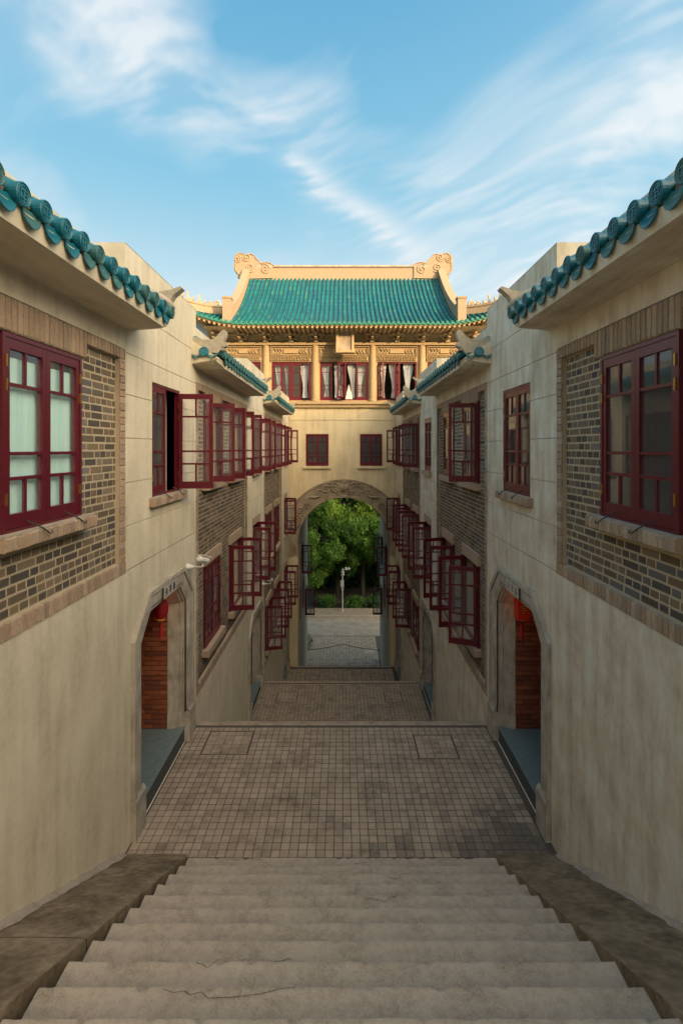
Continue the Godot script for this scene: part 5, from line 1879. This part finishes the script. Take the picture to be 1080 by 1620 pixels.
func build_small_things() -> void:
	wall_camera(-1, 2.66, 7.58, "white bullet camera on the cream pier above the first doorway")
	wall_camera(-1, 0.42, 14.7, "small white bullet camera on the pier above the second doorway")
	wall_camera(-1, -1.9, 21.4, "tiny white camera on the pier beside the carved arch")
	var zi := [[0.5, 1.0, 0.55, 0.9], [0.12, 0.85, 0.88, 0.85], [0.12, 0.85, 0.1, 0.72], [0.88, 0.85, 0.84, 0.72], [0.28, 0.66, 0.7, 0.66], [0.7, 0.66, 0.5, 0.5], [0.5, 0.5, 0.5, 0.05], [0.5, 0.05, 0.38, 0.1], [0.08, 0.38, 0.92, 0.38]]
	var zhai := [[0.5, 1.0, 0.52, 0.92], [0.12, 0.88, 0.88, 0.88], [0.3, 0.84, 0.62, 0.62], [0.7, 0.84, 0.2, 0.56], [0.55, 0.64, 0.9, 0.56], [0.15, 0.46, 0.85, 0.46], [0.28, 0.46, 0.28, 0.02], [0.72, 0.46, 0.72, 0.02], [0.5, 0.46, 0.5, 0.1], [0.4, 0.36, 0.34, 0.2], [0.6, 0.36, 0.66, 0.2]]
	var tian := [[0.2, 0.86, 0.8, 0.86], [0.1, 0.56, 0.9, 0.56], [0.5, 0.86, 0.46, 0.5], [0.46, 0.5, 0.1, 0.05], [0.5, 0.52, 0.9, 0.05]]
	for s in [-1, 1]:
		var sg := thing("door_sign", "pale plate with three black characters over the left-hand red brick vestibule" if s < 0 else "pale plate with three brown characters over the doorway with the glowing lantern", "sign", Vector3.ZERO)
		sg.set_meta("label", "pale plate with three black characters on the cream wing's door surround" if s < 0 else "pale plate with three brown characters above the glowing square lantern")
		var t := wall_frame(s, 0.042, 2.575, 6.70)
		var pl := MB.new()
		pl.obox(t, Vector3(0.50, 0.155, 0.02))
		obj("plate", pl, M.sign, sg)
		var ed := MB.new()
		ed.obox(t * Transform3D(Basis(), Vector3(-0.255 * -s * (1.0 if s > 0 else 1.0), 0, 0)), Vector3(0.012, 0.16, 0.024))
		obj("plate_edge", ed, M.iron, sg)
		var list := [tian, zi, zhai]
		for k in 3:
			var ch := MB.new()
			strokes(ch, t * Transform3D(Basis(), Vector3((k - 1) * 0.145, 0, 0.0125)), list[k], 0.105)
			obj("character", ch, M.ink if s < 0 else M.trim2, sg)
		# hanging lantern in the vestibule
		var at := pt(s, -0.22, 2.17, 7.08)
		var la := thing("lantern", "round red cloth lantern with tassel in the cream wing's doorway" if s < 0 else "glowing square red lantern with gilt character in the grey-streaked doorway", "lantern", at)
		var bd := MB.new()
		if s < 0:
			bd.lathe(Transform3D(), [[0.045, -0.14], [0.075, -0.12], [0.10, -0.055], [0.105, 0.0], [0.10, 0.055], [0.075, 0.12], [0.045, 0.14]], 20)
		else:
			bd.lathe(Transform3D(Basis(Vector3.UP, PI / 4)), [[0.0, -0.145], [0.115, -0.14], [0.12, 0.14], [0.0, 0.145]], 4)
		obj("shade", bd, M.lantern if s < 0 else M.lantern_lit, la)
		var caps := MB.new()
		for q in [[-0.16, -0.145], [0.145, 0.165]]:
			caps.lathe(Transform3D(), [[0.0, q[0]], [0.055, q[0]], [0.055, q[1]], [0.0, q[1]]], 12)
		caps.tube([Vector3(0, 0.16, 0), Vector3(0, 0.235, 0)], 0.006, 6)
		obj("fittings", caps, M.gold, la)
		var ts := MB.new()
		ts.tube([Vector3(0, -0.16, 0), Vector3(0, -0.22, 0)], 0.006, 5)
		ts.lathe(Transform3D(), [[0.0, -0.22], [0.022, -0.23], [0.026, -0.28], [0.032, -0.42], [0.0, -0.42]], 10)
		obj("tassel", ts, M.tassel, la)
		if s > 0:
			var gch := MB.new()
			strokes(gch, Transform3D(Basis(), Vector3(0, 0.02, 0.089)), zi, 0.12)
			obj("gilt_character", gch, M.gold, la)
		var om := OmniLight3D.new()
		om.name = "lantern_light"
		om.light_color = Color(1.0, 0.45, 0.22)
		om.light_energy = 0.006
		om.light_size = 0.12
		om.omni_range = 6.0
		om.shadow_enabled = true
		om.position = Vector3(0, -0.02, 0.0)
		la.add_child(om)
	# bell-shaped lamp at the crown of the arch
	var bl := thing("arch_lamp", "black bell-shaped lamp hanging under the crown of the arch", "lamp", Vector3(TX, 2.30, -22.3))
	var sh := MB.new()
	sh.lathe(Transform3D(), [[0.0, -0.02], [0.04, -0.03], [0.07, -0.12], [0.13, -0.24], [0.15, -0.30], [0.0, -0.29]], 14)
	obj("shade", sh, M.black, bl)
	var rod := MB.new()
	rod.tube([Vector3(0, -0.03, 0), Vector3(0, 0.02, 0)], 0.015, 6)
	obj("rod", rod, M.black, bl)
	# street camera pole
	var po := thing("camera_pole", "white steel camera pole with junction box on the far pavement", "pole", Vector3(-0.02, -8.23, -38.2))
	var sp := MB.new()
	sp.lathe(Transform3D(), [[0.0, 0.0], [0.13, 0.0], [0.13, 0.03], [0.05, 0.04], [0.045, 2.3], [0.04, 3.35], [0.0, 3.36]], 12)
	obj("pole", sp, M.grey_metal, po)
	var jb := MB.new()
	jb.box(Vector3(-0.15, 1.95, 0.035), Vector3(0.11, 2.42, 0.2))
	obj("junction_box", jb, M.grey_metal, po)
	var jb2 := MB.new()
	jb2.box(Vector3(-0.08, 1.68, 0.035), Vector3(0.08, 1.93, 0.15))
	obj("junction_box", jb2, M.grey_metal, po)
	var arm := MB.new()
	arm.tube([Vector3(0, 3.25, 0), Vector3(0.55, 3.25, 0)], 0.025, 8)
	obj("arm", arm, M.white_metal, po)
	for x in [0.28, 0.5]:
		var cb := MB.new()
		cb.obox(Transform3D(Basis(Vector3.UP, 0.3), Vector3(x, 3.36, 0.06)), Vector3(0.09, 0.10, 0.28))
		obj("camera_head", cb, M.white_metal, po)
	var ch2 := MB.new()
	ch2.obox(Transform3D(Basis(Vector3.UP, -0.4), Vector3(0.02, 3.0, 0.16)), Vector3(0.16, 0.34, 0.2))
	obj("camera_head", ch2, M.grey_metal, po)
	# curtains of the upper storey
	var cur := [[-2.98, 0.30, 0, 0.0], [-2.62, 0.16, 0, 0.2], [-1.78, 0.46, 1, 0.0], [-0.86, 0.34, 2, 0.35], [-0.28, 0.34, 2, -0.35], [0.32, 0.34, 2, 0.4], [0.80, 0.36, 2, -0.4], [1.78, 0.26, 3, 0.0], [2.22, 0.36, 3, 0.2], [2.92, 0.46, 1, -0.1]]
	var lb := ["pale blue curtain hanging straight behind closed casements of the gate tower", "full pale blue curtain tied in the open end of a tower window", "pale blue curtain drawn aside in the middle window of the gate tower", "cream striped curtain behind half-open casements of the gate tower"]
	for q in cur:
		var cu := MB.new()
		var rows := []
		for j in 13:
			var v := j / 12.0
			var pinch := lerpf(1.0, 0.40, smoothstep(0.05, 0.72, v)) + 0.22 * smoothstep(0.76, 1.0, v)
			var line := PackedVector3Array()
			for k in 25:
				var u := k / 24.0 - 0.5
				line.append(Vector3(TX + q[0] + u * q[1] * pinch + q[3] * q[1] * (1.0 - pinch), 8.38 - v * 1.56, -TD - 0.24 + 0.03 * sin(k * 1.55) * (0.5 + 0.5 * pinch)))
			rows.append(line)
		cu.grid(rows)
		tag(obj("curtain", cu, M.cloth_white if q[2] == 3 else M.cloth), lb[q[2]], "curtain", "curtains in the gate tower windows")
	# a white cloth left on the middle window sill
	for x in [-0.16, 0.22]:
		var wc := MB.new()
		var rows := []
		for j in 7:
			var v := j / 6.0
			var line := PackedVector3Array()
			for k in 15:
				var u := k / 14.0 - 0.5
				line.append(Vector3(TX + x + u * (0.04 + 0.30 * v), 7.42 - 0.70 * v, -TD - 0.19 + 0.02 * sin(k * 1.7)))
			rows.append(line)
		wc.grid(rows)
		tag(obj("white_cloth", wc, M.cloth_white), "white cloth hanging in a peak at the middle tower window", "cloth", "white cloths at the middle window")
